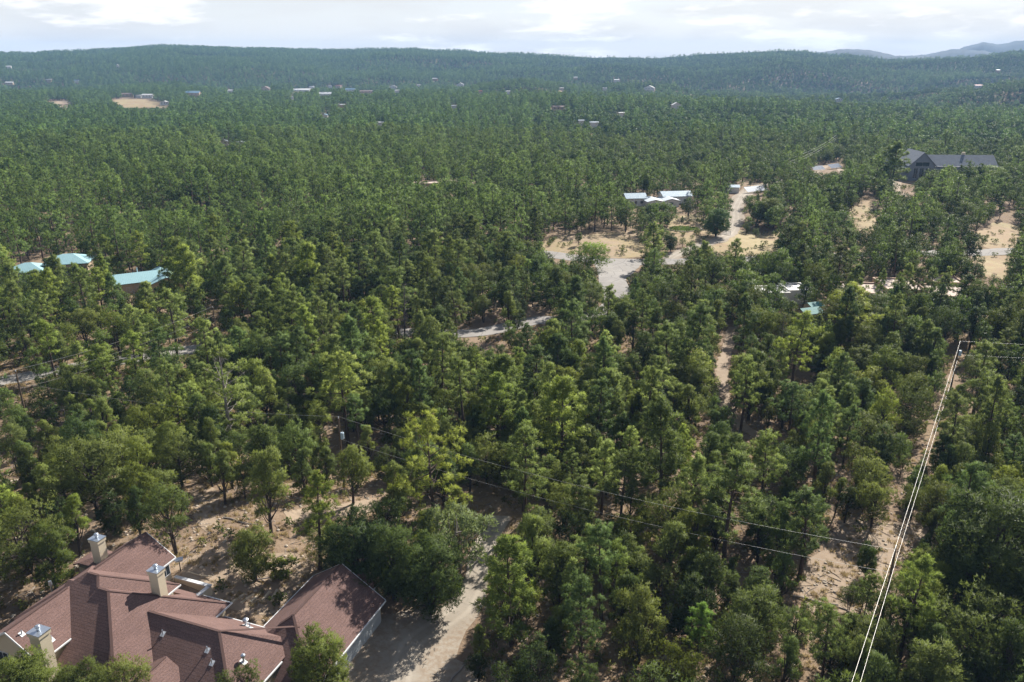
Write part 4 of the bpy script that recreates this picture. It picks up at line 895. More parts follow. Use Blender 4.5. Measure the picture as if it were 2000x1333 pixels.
add_kind('P', 'ponderosa_pine', [(gen_pine, dict(seed=1, h=15, R=3.2, shape=1.0)), (gen_pine, dict(seed=2, h=15, R=2.7, t0=.32, shape=.9)), (gen_pine, dict(seed=3, h=15, R=3.5, t0=.24, shape=1.1)), (gen_pine, dict(seed=4, h=12, R=2.8, t0=.16, shape=.9, sparse=1.1)),
    (gen_pine, dict(seed=5, h=15, R=3.2, t0=.44, shape=2.4)), (gen_pine, dict(seed=6, h=14, R=2.6, t0=.34, sparse=.75, shape=2.0)), (gen_pine, dict(seed=7, h=10, R=2.5, t0=.12, shape=.9, sparse=1.1)), (gen_pine, dict(seed=8, h=15, R=3.2, t0=.34, shape=1.5)), (gen_pine, dict(seed=9, h=15, R=2.2, t0=.5, sparse=.6, shape=2.2))], 'pine_needles', 'bark_pine', 'pine tree', (8, 17))
add_kind('J', 'juniper_tree', [(gen_juniper, dict(seed=11, h=7.5, w=6.4, low=.22, lobes=24)), (gen_juniper, dict(seed=12, h=7.5, w=5.6, lobes=24, low=.3)), (gen_juniper, dict(seed=13, h=7.5, w=7.2, low=.24, lobes=28)), (gen_juniper, dict(seed=14, h=8, w=5.2, low=.06, lobes=26, conic=.35)),
    (gen_juniper, dict(seed=15, h=7.5, w=6.4, low=.36, lobes=22)), (gen_juniper, dict(seed=16, h=6.5, w=6.4, low=.10, lobes=28)), (gen_juniper, dict(seed=17, h=8, w=5.8, low=.32, lobes=20, fine=.8))], 'juniper_foliage', 'bark', 'juniper tree', (4.4, 9.6))
add_kind('N', 'pinyon_pine', [(gen_juniper, dict(seed=21, h=9, w=5.2, conic=.7, low=.28, lobes=26, fine=.85)), (gen_juniper, dict(seed=22, h=9, w=6.0, conic=.75, low=.34, lobes=24, fine=.85)), (gen_juniper, dict(seed=23, h=10, w=4.8, conic=.8, low=.18, lobes=28, fine=.8)),
    (gen_juniper, dict(seed=24, h=9, w=5.8, conic=.4, low=.42, lobes=20, fine=.8)), (gen_juniper, dict(seed=25, h=9.5, w=4.4, conic=.9, low=.10, lobes=25, fine=.8)), (gen_juniper, dict(seed=26, h=10, w=4.8, conic=1.0, low=.40, lobes=20, fine=.65))], 'pinyon_foliage', 'bark', 'pinyon pine', (5.4, 11.5))
V, t, limbs = gen_pine(seed=31, h=16, R=4.9, t0=.25, sparse=1.0, shape=2.6, plume=.80); BIG = (leaf_mesh('crown', V, t, 'pine_needles'), wood_mesh('trunk', limbs, 'bark_pine'), 16., 9.2)
V, t, limbs = gen_pine(seed=33, h=15, R=3.4, t0=.22, dead_top=.34, sparse=1.0); HALF = (leaf_mesh('crown', V, t, 'pine_needles'), wood_mesh('trunk', limbs, 'dead_wood'), 15., 6.4)
SNAG = [wood_mesh('trunk', gen_snag(s), 'snag_wood') for s in (41, 42)]
V, t, limbs = gen_juniper(seed=51, h=1.3, w=1.7, low=0, lobes=7, fine=.5); BUSH = (leaf_mesh('crown', V, t, 'scrub_foliage'), wood_mesh('trunk', limbs, 'bark'), 1.3, 1.7)
V, t, limbs = gen_juniper(seed=52, h=5.5, w=5.0, low=.15, lobes=18, fine=.75); GREY = (leaf_mesh('crown', V, t, 'juniper_foliage'), wood_mesh('trunk', limbs, 'dead_wood'), 5.5, 5.0)
V, t, limbs = gen_juniper(seed=53, h=5.0, w=6.0, low=.08, lobes=22, fine=1.2); BROAD = (leaf_mesh('crown', V, t, 'bright_foliage'), wood_mesh('trunk', limbs, 'bark'), 5.0, 6.0)

# photo areas that stay clear of crowns (visible ground, roads, roofs)
OPEN = [
 [(348,1098),(400,1075),(450,1075),(455,1125),(540,1135),(600,1085),(595,1125),(560,1150),(525,1195),(450,1185),(385,1150),(355,1118)],
 [(370,960),(405,950),(430,1000),(400,1015)], [(395,1050),(450,1045),(460,1080),(400,1090)], [(635,985),(722,978),(738,995),(690,1012),(640,1012)],
 [(700,1333),(720,1270),(760,1225),(870,1215),(905,1180),(915,1140),(920,1100),(930,1075),(947,1085),(940,1130),(927,1190),(912,1230),(895,1290),(880,1333)],
 [(945,1030),(988,1005),(990,1050),(955,1062)], [(928,962),(962,955),(988,1000),(940,1000)],
 [(1560,1155),(1580,1095),(1620,1070),(1660,1020),(1730,1030),(1800,1030),(1800,1060),(1745,1090),(1700,1120),(1640,1150),(1635,1195),(1575,1185)],
 [(1416,645),(1432,652),(1420,715),(1424,790),(1412,795),(1404,730)], [(1440,820),(1500,845),(1510,868),(1460,862)], [(1790,870),(1815,862),(1812,890),(1785,905)],
 [(1553,733),(1592,733),(1592,752),(1558,752)], [(1070,470),(1100,460),(1250,455),(1255,500),(1200,502),(1070,494)],
 [(1076,494),(1168,506),(1240,506),(1252,522),(1226,540),(1220,574),(1195,574),(1174,548),(1165,525),(1076,500)], [(1303,503),(1342,503),(1340,516),(1306,516)],
 [(1310,440),(1355,425),(1400,455),(1440,470),(1500,455),(1512,482),(1470,495),(1400,490),(1360,470),(1320,460)], [(1420,462),(1425,430),(1428,395),(1452,395),(1452,440),(1440,467),(1410,470)],
 [(1665,395),(1705,390),(1717,420),(1690,452),(1668,440)], [(1900,462),(1960,440),(1988,448),(1982,482),(1930,487)], [(1925,497),(1967,497),(1967,532),(1930,534)],
 [(885,636),(985,634),(985,666),(900,664)], [(1025,612),(1070,612),(1068,636),(1025,636)], [(775,640),(800,640),(800,660),(775,660)], [(3,722),(64,722),(58,758),(3,758)], [(352,672),(382,672),(380,694),(352,694)],
 [(0,1225),(180,1102),(172,1030),(208,1030),(215,1095),(285,1034),(350,1090),(455,1175),(520,1222),(612,1122),(760,1168),(720,1296),(690,1292),(640,1243),(560,1290),(550,1333),(300,1333),(290,1300),(230,1310),(150,1300),(120,1285),(60,1285),(0,1260)],
 [(1218,364),(1352,364),(1350,386),(1322,404),(1285,404),(1218,394)], [(1755,280),(1927,290),(1927,312),(1880,312),(1850,320),(1800,350),(1755,335)], [(1940,300),(1970,300),(1970,314),(1940,314)],
 [(35,515),(78,498),(80,522),(52,536)], [(122,494),(168,494),(172,516),(128,524)], [(232,540),(262,532),(300,527),(330,517),(324,548),(300,556),(238,556)],
 [(1690,554),(1712,552),(1714,562),(1690,566)], [(1748,550),(1770,550),(1770,558),(1748,558)], [(1850,564),(1872,564),(1870,572),(1850,572)], [(1556,605),(1604,600),(1600,612),(1572,621)],
 [(1530,572),(1558,570),(1558,577),(1530,580)], [(826,350),(858,348),(858,364),(826,364)], [(876,358),(895,358),(895,370),(876,370)], [(1456,366),(1495,360),(1495,380),(1456,380)], [(1585,325),(1645,318),(1645,336),(1590,338)],
 [(215,195),(285,195),(330,206),(328,213),(240,212)], [(88,199),(130,197),(138,203),(118,206)], [(112,210),(148,207),(128,215)], [(1850,668),(1886,668),(1886,705),(1872,745),(1848,745)], [(20,722),(42,722),(58,790),(40,790)], [(412,602),(428,602),(432,655),(416,655)], [(655,825),(680,825),(682,880),(658,880)],
 [(1731,1080),(1750,1080),(1742,1180),(1722,1180)], [(1746,345),(1775,345),(1780,382),(1748,380)], [(1308,437),(1362,437),(1362,456),(1308,456)], [(1405,448),(1432,448),(1432,462),(1405,462)], [(1422,370),(1436,370),(1436,378),(1422,378)],
]
# a building's polygon only keeps off the trees that stand in front of it
BLD = {}
def bld(o, test):
    for i, P in enumerate(OPEN):
        if test(P[0]): BLD[i] = math.hypot(o.location.x, o.location.y) + 4
near_to = lambda u0, u1, v0, v1: (lambda q: u0 <= q[0] <= u1 and v0 <= q[1] <= v1)
bld(bh, near_to(1210, 1225, 360, 370)); bld(gh, near_to(1750, 1760, 275, 285)); bld(gh, near_to(1938, 1942, 298, 302)); bld(th, near_to(30, 40, 510, 520)); bld(th, near_to(120, 124, 490, 498)); bld(th2, near_to(230, 234, 538, 542))
for q in ((1690, 554), (1748, 550), (1850, 564)): bld(ah, near_to(q[0] - 1, q[0] + 1, q[1] - 1, q[1] + 1))
bld(ts, near_to(1555, 1557, 604, 606)); bld(sw, near_to(1529, 1531, 570, 574)); bld(ph, near_to(825, 827, 348, 352)); bld(ph, near_to(875, 877, 356, 360))
OPEN = [(P, BLD.get(i, 1e9)) for i, P in enumerate(OPEN)]
for (u, v, a, b, D_) in FAR_PX: OPEN.append(([(u - a, v - b), (u + a, v - b), (u + a, v + b), (u - a, v + b)], D_))
MW, MH = 1000, 667
def raster(polys):
    m = np.zeros((MH, MW))
    for P, D_ in polys:
        P = np.array(P, float) / 2; x0, y0 = np.floor(P.min(0)).astype(int); x1, y1 = np.ceil(P.max(0)).astype(int)
        x0, y0, x1, y1 = max(x0, 0), max(y0, 0), min(x1, MW), min(y1, MH)
        if x1 <= x0 or y1 <= y0: continue
        X, Y = np.meshgrid(np.arange(x0, x1) + .5, np.arange(y0, y1) + .5); c = np.zeros(X.shape, bool)
        for i in range(len(P)):
            (ax, ay), (bx, by) = P[i], P[(i + 1) % len(P)]
            k = (ay > Y) != (by > Y); c ^= k & (X < (bx - ax) * (Y - ay) / (by - ay + 1e-12) + ax)
        m[y0:y1, x0:x1] = np.maximum(m[y0:y1, x0:x1], np.where(c, D_, 0))
    return m
OM = raster(OPEN)
def look(u, v, R_=0.):
    i = np.clip((v / 2).astype(int), 0, MH - 1); j = np.clip((u / 2).astype(int), 0, MW - 1); return (OM[i, j] > R_) & (u >= 0) & (u < 2000) & (v >= 0) & (v < 1333)
SAMP = [(a, b) for b in (.15, .35, .55, .75, .95) for a in (-.8, -.4, 0, .4, .8) if (abs(a) < .5 or .2 < b < .8)]
def covers(x, y, z, h, w, low=.12):
    """share of a tree's outline that would hide open ground or roofs in the photograph"""
    n = np.zeros(np.shape(x)); R_ = np.hypot(x, y); tx, ty = y / R_, -x / R_
    for a, b in SAMP:
        u, v = project(x + tx * a * w / 2, y + ty * a * w / 2, z + h * (low + (1 - low) * b)); n = n + look(u, v, R_)
    u, v = project(x, y, z); n = n + 4 * look(u, v, R_)
    return n / len(SAMP)
# places that lie in full sun in the photograph: no thrown tree may shade them
SUNLIT = raster([(P, 1.) for P in ([(355,1105),(420,1085),(450,1100),(520,1140),(590,1100),(570,1145),(530,1190),(450,1180),(390,1150)], [(400,1005),(440,1010),(470,1060),(420,1070)], [(770,1300),(800,1255),(880,1215),(915,1150),(930,1085),(945,1100),(935,1160),(905,1230),(850,1333),(770,1333)],
  [(1580,1160),(1590,1100),(1660,1050),(1720,1060),(1790,1040),(1730,1100),(1660,1160)], [(1416,650),(1430,650),(1420,785),(1412,785)], [(1080,470),(1250,460),(1250,498),(1080,494)], [(1170,508),(1240,508),(1220,560),(1190,560)], [(1320,445),(1440,430),(1500,470),(1400,488)], [(1670,400),(1710,395),(1710,440),(1675,440)], [(1910,465),(1980,445),(1980,480)], [(640,985),(720,982),(730,1000),(645,1008)], [(30,1230),(200,1120),(285,1050),(330,1095),(420,1180),(540,1250),(600,1180),(690,1200),(660,1260),(450,1320),(150,1290)], [(700,1280),(740,1230),(760,1260),(720,1320)])])
def shades(x, y, z, h):
    for f in (.35, .6, .85):
        k = f * h / math.tan(SUN_EL); sx_, sy_ = x - math.sin(SUN_AZ) * k, y - math.cos(SUN_AZ) * k; u, v = project(sx_, sy_, float(terr(sx_, sy_)))
        if 0 <= u < 2000 and 0 <= v < 1333 and SUNLIT[min(int(v / 2), MH - 1), min(int(u / 2), MW - 1)] > 0: return True
    return False
# ground cells kept free: buildings and roads
KEEP = []
def keep_box(o, fps, pad):
    a = o.rotation_euler.z; KEEP.append((o.location.x, o.location.y, math.cos(a), math.sin(a), [(f[0] - pad, f[1] + pad, f[2] - pad, f[3] + pad) for f in fps]))
keep_box(house, [m[0] for m in H_MASS], 1.6); keep_box(bh, [(-14, 16, -6, 10)], 2); keep_box(gh, [(-11, 45, -4, 20)], 2); keep_box(th, [(-12, 10, -4, 10)], 2); keep_box(th2, [(-8, 10, -8, 6)], 2); keep_box(ah, [(-18, 26, -5, 16)], 1); keep_box(ts, [(-3, 7, -3, 6)], 1); keep_box(sw, [(-8, 7, -2, 6)], 1); keep_box(ph, [(-9, 20, -3, 8)], 1); keep_box(sh, [(-3.5, 3.5, -2.5, 2.5)], 1); keep_box(gb, [(-6, 6, -5, 5)], 0)
RP = np.vstack([np.column_stack([P, w / 2]) for P, w in ROADS])
def free(x, y):
    ok = np.ones(np.shape(x), bool)
    for (ox, oy, c, s, fs) in KEEP:
        e = (x - ox) * c + (y - oy) * s; n = -(x - ox) * s + (y - oy) * c
        for f in fs: ok &= ~((e > f[0]) & (e < f[1]) & (n > f[2]) & (n < f[3]))
    for i in np.nonzero(ok)[0] if np.ndim(x) else (): 
        d2 = (RP[:, 0] - x[i]) ** 2 + (RP[:, 1] - y[i]) ** 2
        if (d2 < (RP[:, 2] + .3) ** 2).any(): ok[i] = False
    return ok

# trees read one by one off the photograph: kind, foot column, foot row, top row, width factor, colour, words
G = (1, 1, 1); YEL = (1.25, 1.16, .80); PALE = (1.15, 1.12, 1.05); DARK = (.62, .70, .78); BLUE = (.58, .70, .78); SAGE = (1.9, 1.8, 2.6); LIT = (1.15, 1.15, .9)
HERO = [
 ('BIG', 850, 1042, 826, 1, YEL, 'largest yellow-green pine with open limbs, standing behind the house beside the driveway'),
 ('P', 624, 1112, 930, 1, YEL, 'bright yellow-green pine just behind the garage roof'), ('HALF', 456, 893, 690, 1.1, PALE, 'half-dead pine with bare brown top left of the transformer pole'),
 ('P', 1000, 1262, 1062, 1.15, LIT, 'broad light-green pine on the right side of the driveway'), ('P', 1479, 1012, 856, .95, G, 'slim pine with bare lower trunk above the dirt clearing'), ('P', 1417, 1115, 903, 1.2, G, 'tall dark-trunked pine left of the dirt clearing'),
 ('P', 1094, 917, 748, 1.15, LIT, 'bright full pine right of the largest yellow-green pine'), ('P', 1040, 905, 788, 1.1, PALE, 'pale fluffy pine beside the bright full pine'), ('P', 1257, 886, 720, 1, PALE, 'pale pine with bare trunk in the middle of the woods'),
 ('P', 1200, 1190, 1066, 1, LIT, 'small bright pine right of the broad driveway pine'), ('P', 1362, 1296, 1183, 1.25, (1.2, 1.45, .95), 'small round vivid green pine near the bottom edge'), ('P', 1650, 690, 562, 1.5, YEL, 'bright broad pine in front of the adobe house'),
 ('P', 1275, 524, 440, 1.2, G, 'lone tall pine beside the road junction'), ('P', 680, 872, 700, 1.1, PALE, 'tall pine with visible trunk above the transformer pole'), ('P', 222, 797, 675, 1.1, LIT, 'pine with bare lower trunk near the left road'),
 ('P', 372, 615, 487, 1.1, LIT, 'bright tall pine right of the teal roofs'), ('P', 340, 622, 515, 1, LIT, 'bright pine just below the nearer teal roof'), ('P', 852, 560, 455, 1.05, PALE, 'tall pine with long bare trunk left of the road junction'),
 ('P', 1180, 665, 560, .9, PALE, 'thin tall pine in front of the side road'), ('P', 1235, 640, 548, .8, BLUE, 'narrow bluish pine beside the road bend'), ('P', 1430, 560, 470, 1, G, 'open pine right of the road junction'), ('P', 1378, 565, 476, 1, G, 'paired pine left of the open junction pine'),
 ('P', 1682, 1232, 1128, .8, G, 'ragged broken-topped pine beside the power pole'), ('P', 1760, 1300, 1095, .9, LIT, 'leaning slim pine right of the clearing power pole'), ('P', 1740, 372, 283, 1.2, G, 'tall pine at the left end of the grey house'), ('P', 1664, 410, 374, 1, G, 'small young pine alone in the upper meadow'),
 ('N', 1462, 808, 676, 1.15, DARK, 'round-crowned dark tree on a bare trunk beside the dirt trail'), ('DENSE', 500, 1135, 1035, 1.0, G, 'full juniper standing alone in the yard behind the house'), ('BUSH', 548, 1132, 1092, 1, LIT, 'light green bush beside the yard juniper'),
 ('DENSE', 702, 1150, 1010, 1.2, BLUE, 'big blue-green juniper behind the garage'), ('DENSE', 770, 1172, 1030, .85, BLUE, 'narrow blue-green juniper right of the garage'), ('DENSE', 842, 1200, 1062, 1.1, BLUE, 'dark blue-green juniper at the driveway edge'), ('GREY', 895, 1128, 985, 1.0, SAGE, 'silvery grey-green juniper left of the driveway bend'),
 ('J', 652, 1110, 1035, 1, SAGE, 'grey-green juniper tucked behind the garage roof peak'), ('J', 1045, 1118, 1010, 1.1, G, 'dark dense juniper on the right side of the driveway bend'), ('N', 1302, 1165, 1024, 1.25, G, 'broad rounded tree with dark stems right of the driveway woods'),
 ('J', 190, 1010, 858, 1.15, G, 'big rounded juniper above the left chimney'), ('J', 60, 1120, 1000, 1.2, G, 'spreading juniper left of the house roof'), ('J', 110, 1150, 1030, 1.1, LIT, 'lit juniper beside the west roof edge'), ('N', 345, 1085, 955, 1.0, G, 'leaning pinyon behind the upper roof peak'), ('N', 275, 1050, 945, .9, DARK, 'dark pinyon behind the left chimney'),
 ('N', 440, 985, 880, 1.0, G, 'pinyon by the dirt patch behind the yard'), ('N', 530, 1040, 880, .9, G, 'tall pinyon above the yard juniper'), ('N', 690, 985, 870, 1.0, PALE, 'open grey-stemmed pinyon beside the dirt path'),
 ('DENSE', 632, 1375, 1240, 1.0, (.95, 1.0, .9), 'round juniper at the bottom edge in front of the garage'), ('DENSE', 62, 1400, 1282, 1.25, (1.0, 1.05, .9), 'wide juniper at the bottom left corner before the house'), ('J', 250, 1402, 1300, 1.0, G, 'juniper top poking up before the middle roof'), ('DENSE', 178, 1408, 1300, 1.0, (1, 1, .9), 'low juniper top between the corner juniper and middle roof'), ('J', 478, 1405, 1306, 1.0, G, 'juniper top at the bottom edge before the porch'),
 ('DENSE', 1915, 1190, 970, 1.25, DARK, 'largest dark juniper with curved trunk at the right edge'), ('J', 1700, 1032, 945, .9, G, 'juniper on the upper rim of the dirt clearing'), ('DENSE', 1690, 1128, 1062, .7, BLUE, 'small bluish tree in the dirt clearing'), ('N', 1655, 1300, 1190, 1.0, G, 'dark-stemmed tree below the dirt clearing'),
 ('DENSE', 1398, 462, 408, 1.45, (.6, .85, .95), 'broad dome-shaped dark tree beside the gravel drive'), ('DENSE', 1310, 492, 457, 1.1, DARK, 'round dark juniper in the field by the junction pine'), ('J', 1476, 465, 447, 1, DARK, 'small round juniper at the meadow edge'), ('N', 1331, 440, 421, .7, DARK, 'tiny conical tree in the garden bed'),
 ('DENSE', 1500, 440, 388, 1.4, G, 'cluster-edge rounded tree right of the gravel drive'), ('BROAD', 1150, 525, 478, 1.5, YEL, 'light yellow-green leafy tree at the road corner'), ('BROAD', 1290, 440, 398, 1.3, (.75, .72, .8), 'bright green leafy tree below the blue-roofed house'), ('BROAD', 1935, 362, 326, 1.6, (1.1, 1.0, .9), 'bright leafy tree in front of the grey house'),
 ('SNAG', 790, 690, 555, 1, G, 'dark dead tree with bare branches above the side road'), ('SNAG', 712, 738, 618, 1, G, 'thin dead tree with bare twigs left of the side road'), ('SNAG', 1520, 700, 615, .9, G, 'small bare dead tree in the right-hand woods'),
 ('P', 1706, 618, 530, .75, G, 'slim pine before the left end of the adobe house'), ('P', 1742, 612, 534, .7, LIT, 'second slim pine before the adobe house'), ('P', 1766, 606, 520, .8, G, 'taller pine before the middle of the adobe house'),
 ('P', 1812, 614, 530, .8, G, 'pine before the right half of the adobe house'), ('P', 1838, 610, 524, .75, PALE, 'pale slim pine near the right end of the adobe house'), ('P', 1668, 604, 522, .85, G, 'pine at the left corner of the adobe house'),
 ('J', 1885, 448, 400, 1.3, DARK, 'round dark juniper in the right upper meadow'), ('J', 1130, 480, 455, .8, DARK, 'small dark conical juniper in the orange field'),
]
V, t, limbs = gen_juniper(seed=55, h=10, w=7.6, low=.05, lobes=40, fine=1.7, conic=.25); DENSE = (leaf_mesh('crown', V, t, 'juniper_foliage'), wood_mesh('trunk', limbs, 'bark'), 10., 7.6)
SRC = {'DENSE': [DENSE], 'BIG': [BIG], 'HALF': [HALF], 'BUSH': [BUSH], 'GREY': [GREY], 'BROAD': [BROAD]}
NM = {'DENSE': ('juniper_tree', 'juniper tree'), 'BIG': ('ponderosa_pine', 'pine tree'), 'HALF': ('ponderosa_pine', 'pine tree'), 'BUSH': ('bush', 'bush'), 'GREY': ('juniper_tree', 'juniper tree'), 'BROAD': ('leafy_tree', 'tree'), 'SNAG': ('dead_tree', 'dead tree')}
GRP = {'ponderosa_pine': 'ponderosa pines of the near woods', 'juniper_tree': 'junipers of the near woods', 'pinyon_pine': 'pinyon pines of the near woods', 'dead_tree': 'dead trees', 'leafy_tree': 'leafy trees', 'bush': 'bushes'}
def put_tree(name, cat, crown, trunk, loc, sc, rz, color, label):
    o = empty(name, loc, rz); o.scale = sc; o.rotation_euler = (random.gauss(0, .035), random.gauss(0, .035), rz); tag(o, label, cat, GRP[name])
    for nm, me in (('trunk', trunk), ('crown', crown)):
        if me is None: continue
        c = bpy.data.objects.new(nm, me); COL.objects.link(c); c.parent = o; c.color = (*color, 1)
    return o
TX, TY, TW = [], [], []
def height_for(p, top):
    lo, hi = .2, 40
    for _ in range(40):
        m = (lo + hi) / 2
        if project(p[0], p[1], p[2] + m)[1] > top: lo = m
        else: hi = m
    return lo
for i, (k, u, v, tp, wf, colr, words_) in enumerate(HERO):
    p = hit(u, v); h = height_for(p, tp); name, cat = NM.get(k) or (KIND[k].name, KIND[k].cat)
    if k == 'SNAG': s = h / 12.; put_tree(name, cat, None, SNAG[i % 2], p, (s, s, s), i * 1.3, colr, words_); w = 2.
    else:
        vs_ = SRC.get(k) or KIND[k].var; cr, tr, h0, w0 = vs_[i % len(vs_)]; s = h / h0; put_tree(name, cat, cr, tr, p, (s * wf, s * wf, s), i * 1.7, colr, words_); w = w0 * s * wf
    TX.append(p[0]); TY.append(p[1]); TW.append(w)
print('heroes', len(HERO))

# the rest of the near woods: thrown one by one, kept apart, kept off open ground
NUM = 'zero one two three four five six seven eight nine ten eleven twelve thirteen fourteen fifteen sixteen seventeen eighteen nineteen'.split(); TEN = '- - twenty thirty forty fifty sixty seventy eighty ninety'.split()
def words_of(n): return NUM[n] if n < 20 else TEN[n // 10] + ('-' + NUM[n % 10] if n % 10 else '')
LAND = [(300, 1200, 'the red-roofed house'), (700, 1230, 'the garage'), (480, 1110, 'the yard'), (930, 1090, 'the driveway bend'), (790, 1300, 'the driveway'), (1740, 1160, 'the clearing power pole'), (1640, 1110, 'the dirt clearing'), (850, 940, 'the largest yellow pine'),
        (665, 870, 'the white transformer'), (440, 800, 'the half-dead pine'), (40, 760, 'the left road'), (420, 640, 'the grey power pole'), (1410, 720, 'the dirt trail'), (1867, 700, 'the blue-grey transformer'), (940, 650, 'the side road'), (1200, 540, 'the road junction'), (1580, 620, 'the dark teal roof'), (1775, 570, 'the adobe house'),
        (280, 540, 'the nearer teal roof'), (100, 510, 'the farther teal roof'), (1920, 1050, 'the largest dark juniper'), (400, 990, 'the dirt patch'), (1150, 500, 'the orange field'), (1450, 430, 'the gravel drive'), (190, 1080, 'the left chimney')]
USED_LAB = set()
def tree_label(kind, u, v, h, colr, q):
    lo, hi = KIND[kind].h; f = (h - lo) / (hi - lo)
    sz = 'tall' if f > .68 else 'short' if f < .3 else 'medium'; lum = colr[0] + colr[1]
    tn = 'yellow-green' if colr[0] > colr[2] * 1.35 and lum > 2.2 else 'light green' if lum > 2.15 else 'bluish' if colr[2] > colr[0] * 1.25 else 'dark green' if lum < 1.6 else 'green'
    d, nm = min(((u - a) ** 2 + (v - b) ** 2, w) for a, b, w in LAND); nm = ' near ' + nm if d < 150 ** 2 else ''
    pu, pv = min(99, int(round(u / 20))), min(99, int(round(v / 13.33)))
    noun = {'P': 'ponderosa pine', 'J': 'juniper', 'N': 'pinyon'}[kind]
    return f'{sz} {tn} {noun}{nm}, {words_of(max(pu,0))} percent across, {words_of(max(pv,0))} percent down'
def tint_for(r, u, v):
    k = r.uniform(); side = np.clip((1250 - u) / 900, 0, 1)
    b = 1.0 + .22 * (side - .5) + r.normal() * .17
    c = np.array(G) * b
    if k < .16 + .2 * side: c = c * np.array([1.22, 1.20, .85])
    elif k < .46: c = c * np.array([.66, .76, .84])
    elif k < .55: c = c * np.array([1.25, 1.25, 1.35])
    return tuple(np.clip(c * (1.08 - .31 * float(np.clip((780 - v) / 240, 0, 1))), .35, 1.32))  # upper rows darken to meet the shade put into the far-forest colour
def pine_share(u, v, r):
    left = np.clip((1150 - u) / 500, 0, 1); up = np.clip((900 - v) / 300, 0, 1)
    far = np.clip((r - 250) / 500, 0, 1)
    return .13 + .42 * left * up + .12 * far * left + .26 * math.exp(-((u - 1180) / 330) ** 2 - ((v - 950) / 260) ** 2)
NEAR_R = 250.
SPANS = [(top(PN), top(PR), .5), (low(PN), low(PR, 2.9), .5), (top(PN), e1, .3), (low(PN), e2, .3), (top(PT), top(PN, -.2), 1.6), (low(PT, 3.3), low(PN, 3.0), 1.5), (top(PL), top(PK), .9), (low(PL, 3.0), low(PK, 3.0), .9)]
def under_wires(x, y, z, h, w):
    """trees are kept lower than a power line they grow beside"""
    for a, b, sag in SPANS:
        dx, dy = b.x - a.x, b.y - a.y; q = ((x - a.x) * dx + (y - a.y) * dy) / (dx * dx + dy * dy)
        if q < 0 or q > 1: continue
        d_ = math.hypot(a.x + dx * q - x, a.y + dy * q - y)
        if d_ < w * .3 + .4 and z + h > a.z + (b.z - a.z) * q - sag * 4 * q * (1 - q) + .1: return True
    return False
near = []; cell = {}; CS = 6.0
def cadd(x, y, w): cell.setdefault((int(x // CS), int(y // CS)), []).append((x, y, w))
for x, y, w in zip(TX, TY, TW): cadd(x, y, w * .9)
n_try = 20000
rr_ = np.sqrt(rng.uniform(46 ** 2, NEAR_R ** 2, n_try)); aa_ = rng.uniform(-math.radians(44), math.radians(44), n_try)
cx, cy_ = rr_ * np.sin(aa_), rr_ * np.cos(aa_); cz_ = terr(cx, cy_); cu, cv = project(cx, cy_, cz_)
okf = free(cx, cy_); ur = rng.uniform(0, 1, n_try); dens = vnoise(cx, cy_, 26.)
for i in np.nonzero(okf)[0]:
    x, y, z, u, v = cx[i], cy_[i], cz_[i], cu[i], cv[i]; ps = pine_share(u, v, rr_[i]); k = 'P' if ur[i] < ps else 'N' if ur[i] < ps + (1 - ps) * .45 else 'J'
    if rr_[i] < 62 and k != 'J': continue
    lo, hi = KIND[k].h; hi = min(hi, 6.5) if rr_[i] < 62 else hi; h = lo + (hi - lo) * float(np.clip(rng.beta(1.25, 1.35), 0, 1)); vi = int(rng.integers(len(KIND[k].var))); w = KIND[k].var[vi][3] * h / KIND[k].var[vi][2]
    gap = float(np.clip(1.05 + .36 * (dens[i] - .1), .84, 1.75)); ci, cj = int(x // CS), int(y // CS); bad = False
    for a in (-1, 0, 1):
        for b in (-1, 0, 1):
            for (px_, py_, pw) in cell.get((ci + a, cj + b), ()):
                if (x - px_) ** 2 + (y - py_) ** 2 < (.33 * gap * (w + pw)) ** 2: bad = True; break
            if bad: break
        if bad: break
    if bad: continue
    if shades(x, y, z, h): continue
    if under_wires(x, y, z, h, w):
        if k == 'P' or under_wires(x, y, z, h * .6, w * .7): continue
        h *= .6; w *= .7
    c = float(covers(np.array(x), np.array(y), z, h, w)); 
    if c > .04:
        h2 = h * .6
        if k == 'P' or float(covers(np.array(x), np.array(y), z, h2, w * .6)) > .03: continue
        h = h2; w *= .6
        if h < lo * .62: continue
    cadd(x, y, w); near.append((k, x, y, z, h, w, vi, u, v, i))
print('near trees', len(near))
near.sort(key=lambda t: -t[4] / math.hypot(t[1], t[2]))
count = {'P': sum(1 for q in HERO if q[0] in ('P', 'BIG', 'HALF')), 'J': sum(1 for q in HERO if q[0] in ('J', 'GREY', 'DENSE')), 'N': sum(1 for q in HERO if q[0] == 'N')}
REST = {'P': [], 'J': [], 'N': []}
for (k, x, y, z, h, w, vi, u, v, i) in near:
    cr, tr, h0, w0 = KIND[k].var[vi]; s = h / h0; sx = s * float(rng.uniform(.9, 1.15)); rz = float(rng.uniform(0, 6.28))
    uu, vv = project(x, y, z + h * .62)
    if -5 < uu < 2005 and 0 < vv < 1338 and count[k] < 300:
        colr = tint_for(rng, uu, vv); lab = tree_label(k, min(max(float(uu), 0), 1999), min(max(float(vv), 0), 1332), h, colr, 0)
        if lab not in USED_LAB:
            USED_LAB.add(lab); count[k] += 1
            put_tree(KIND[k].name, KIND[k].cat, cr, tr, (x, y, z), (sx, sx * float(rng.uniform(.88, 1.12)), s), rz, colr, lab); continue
    REST[k].append((x, y, z, rz, sx, s, vi))
print('individual', count)
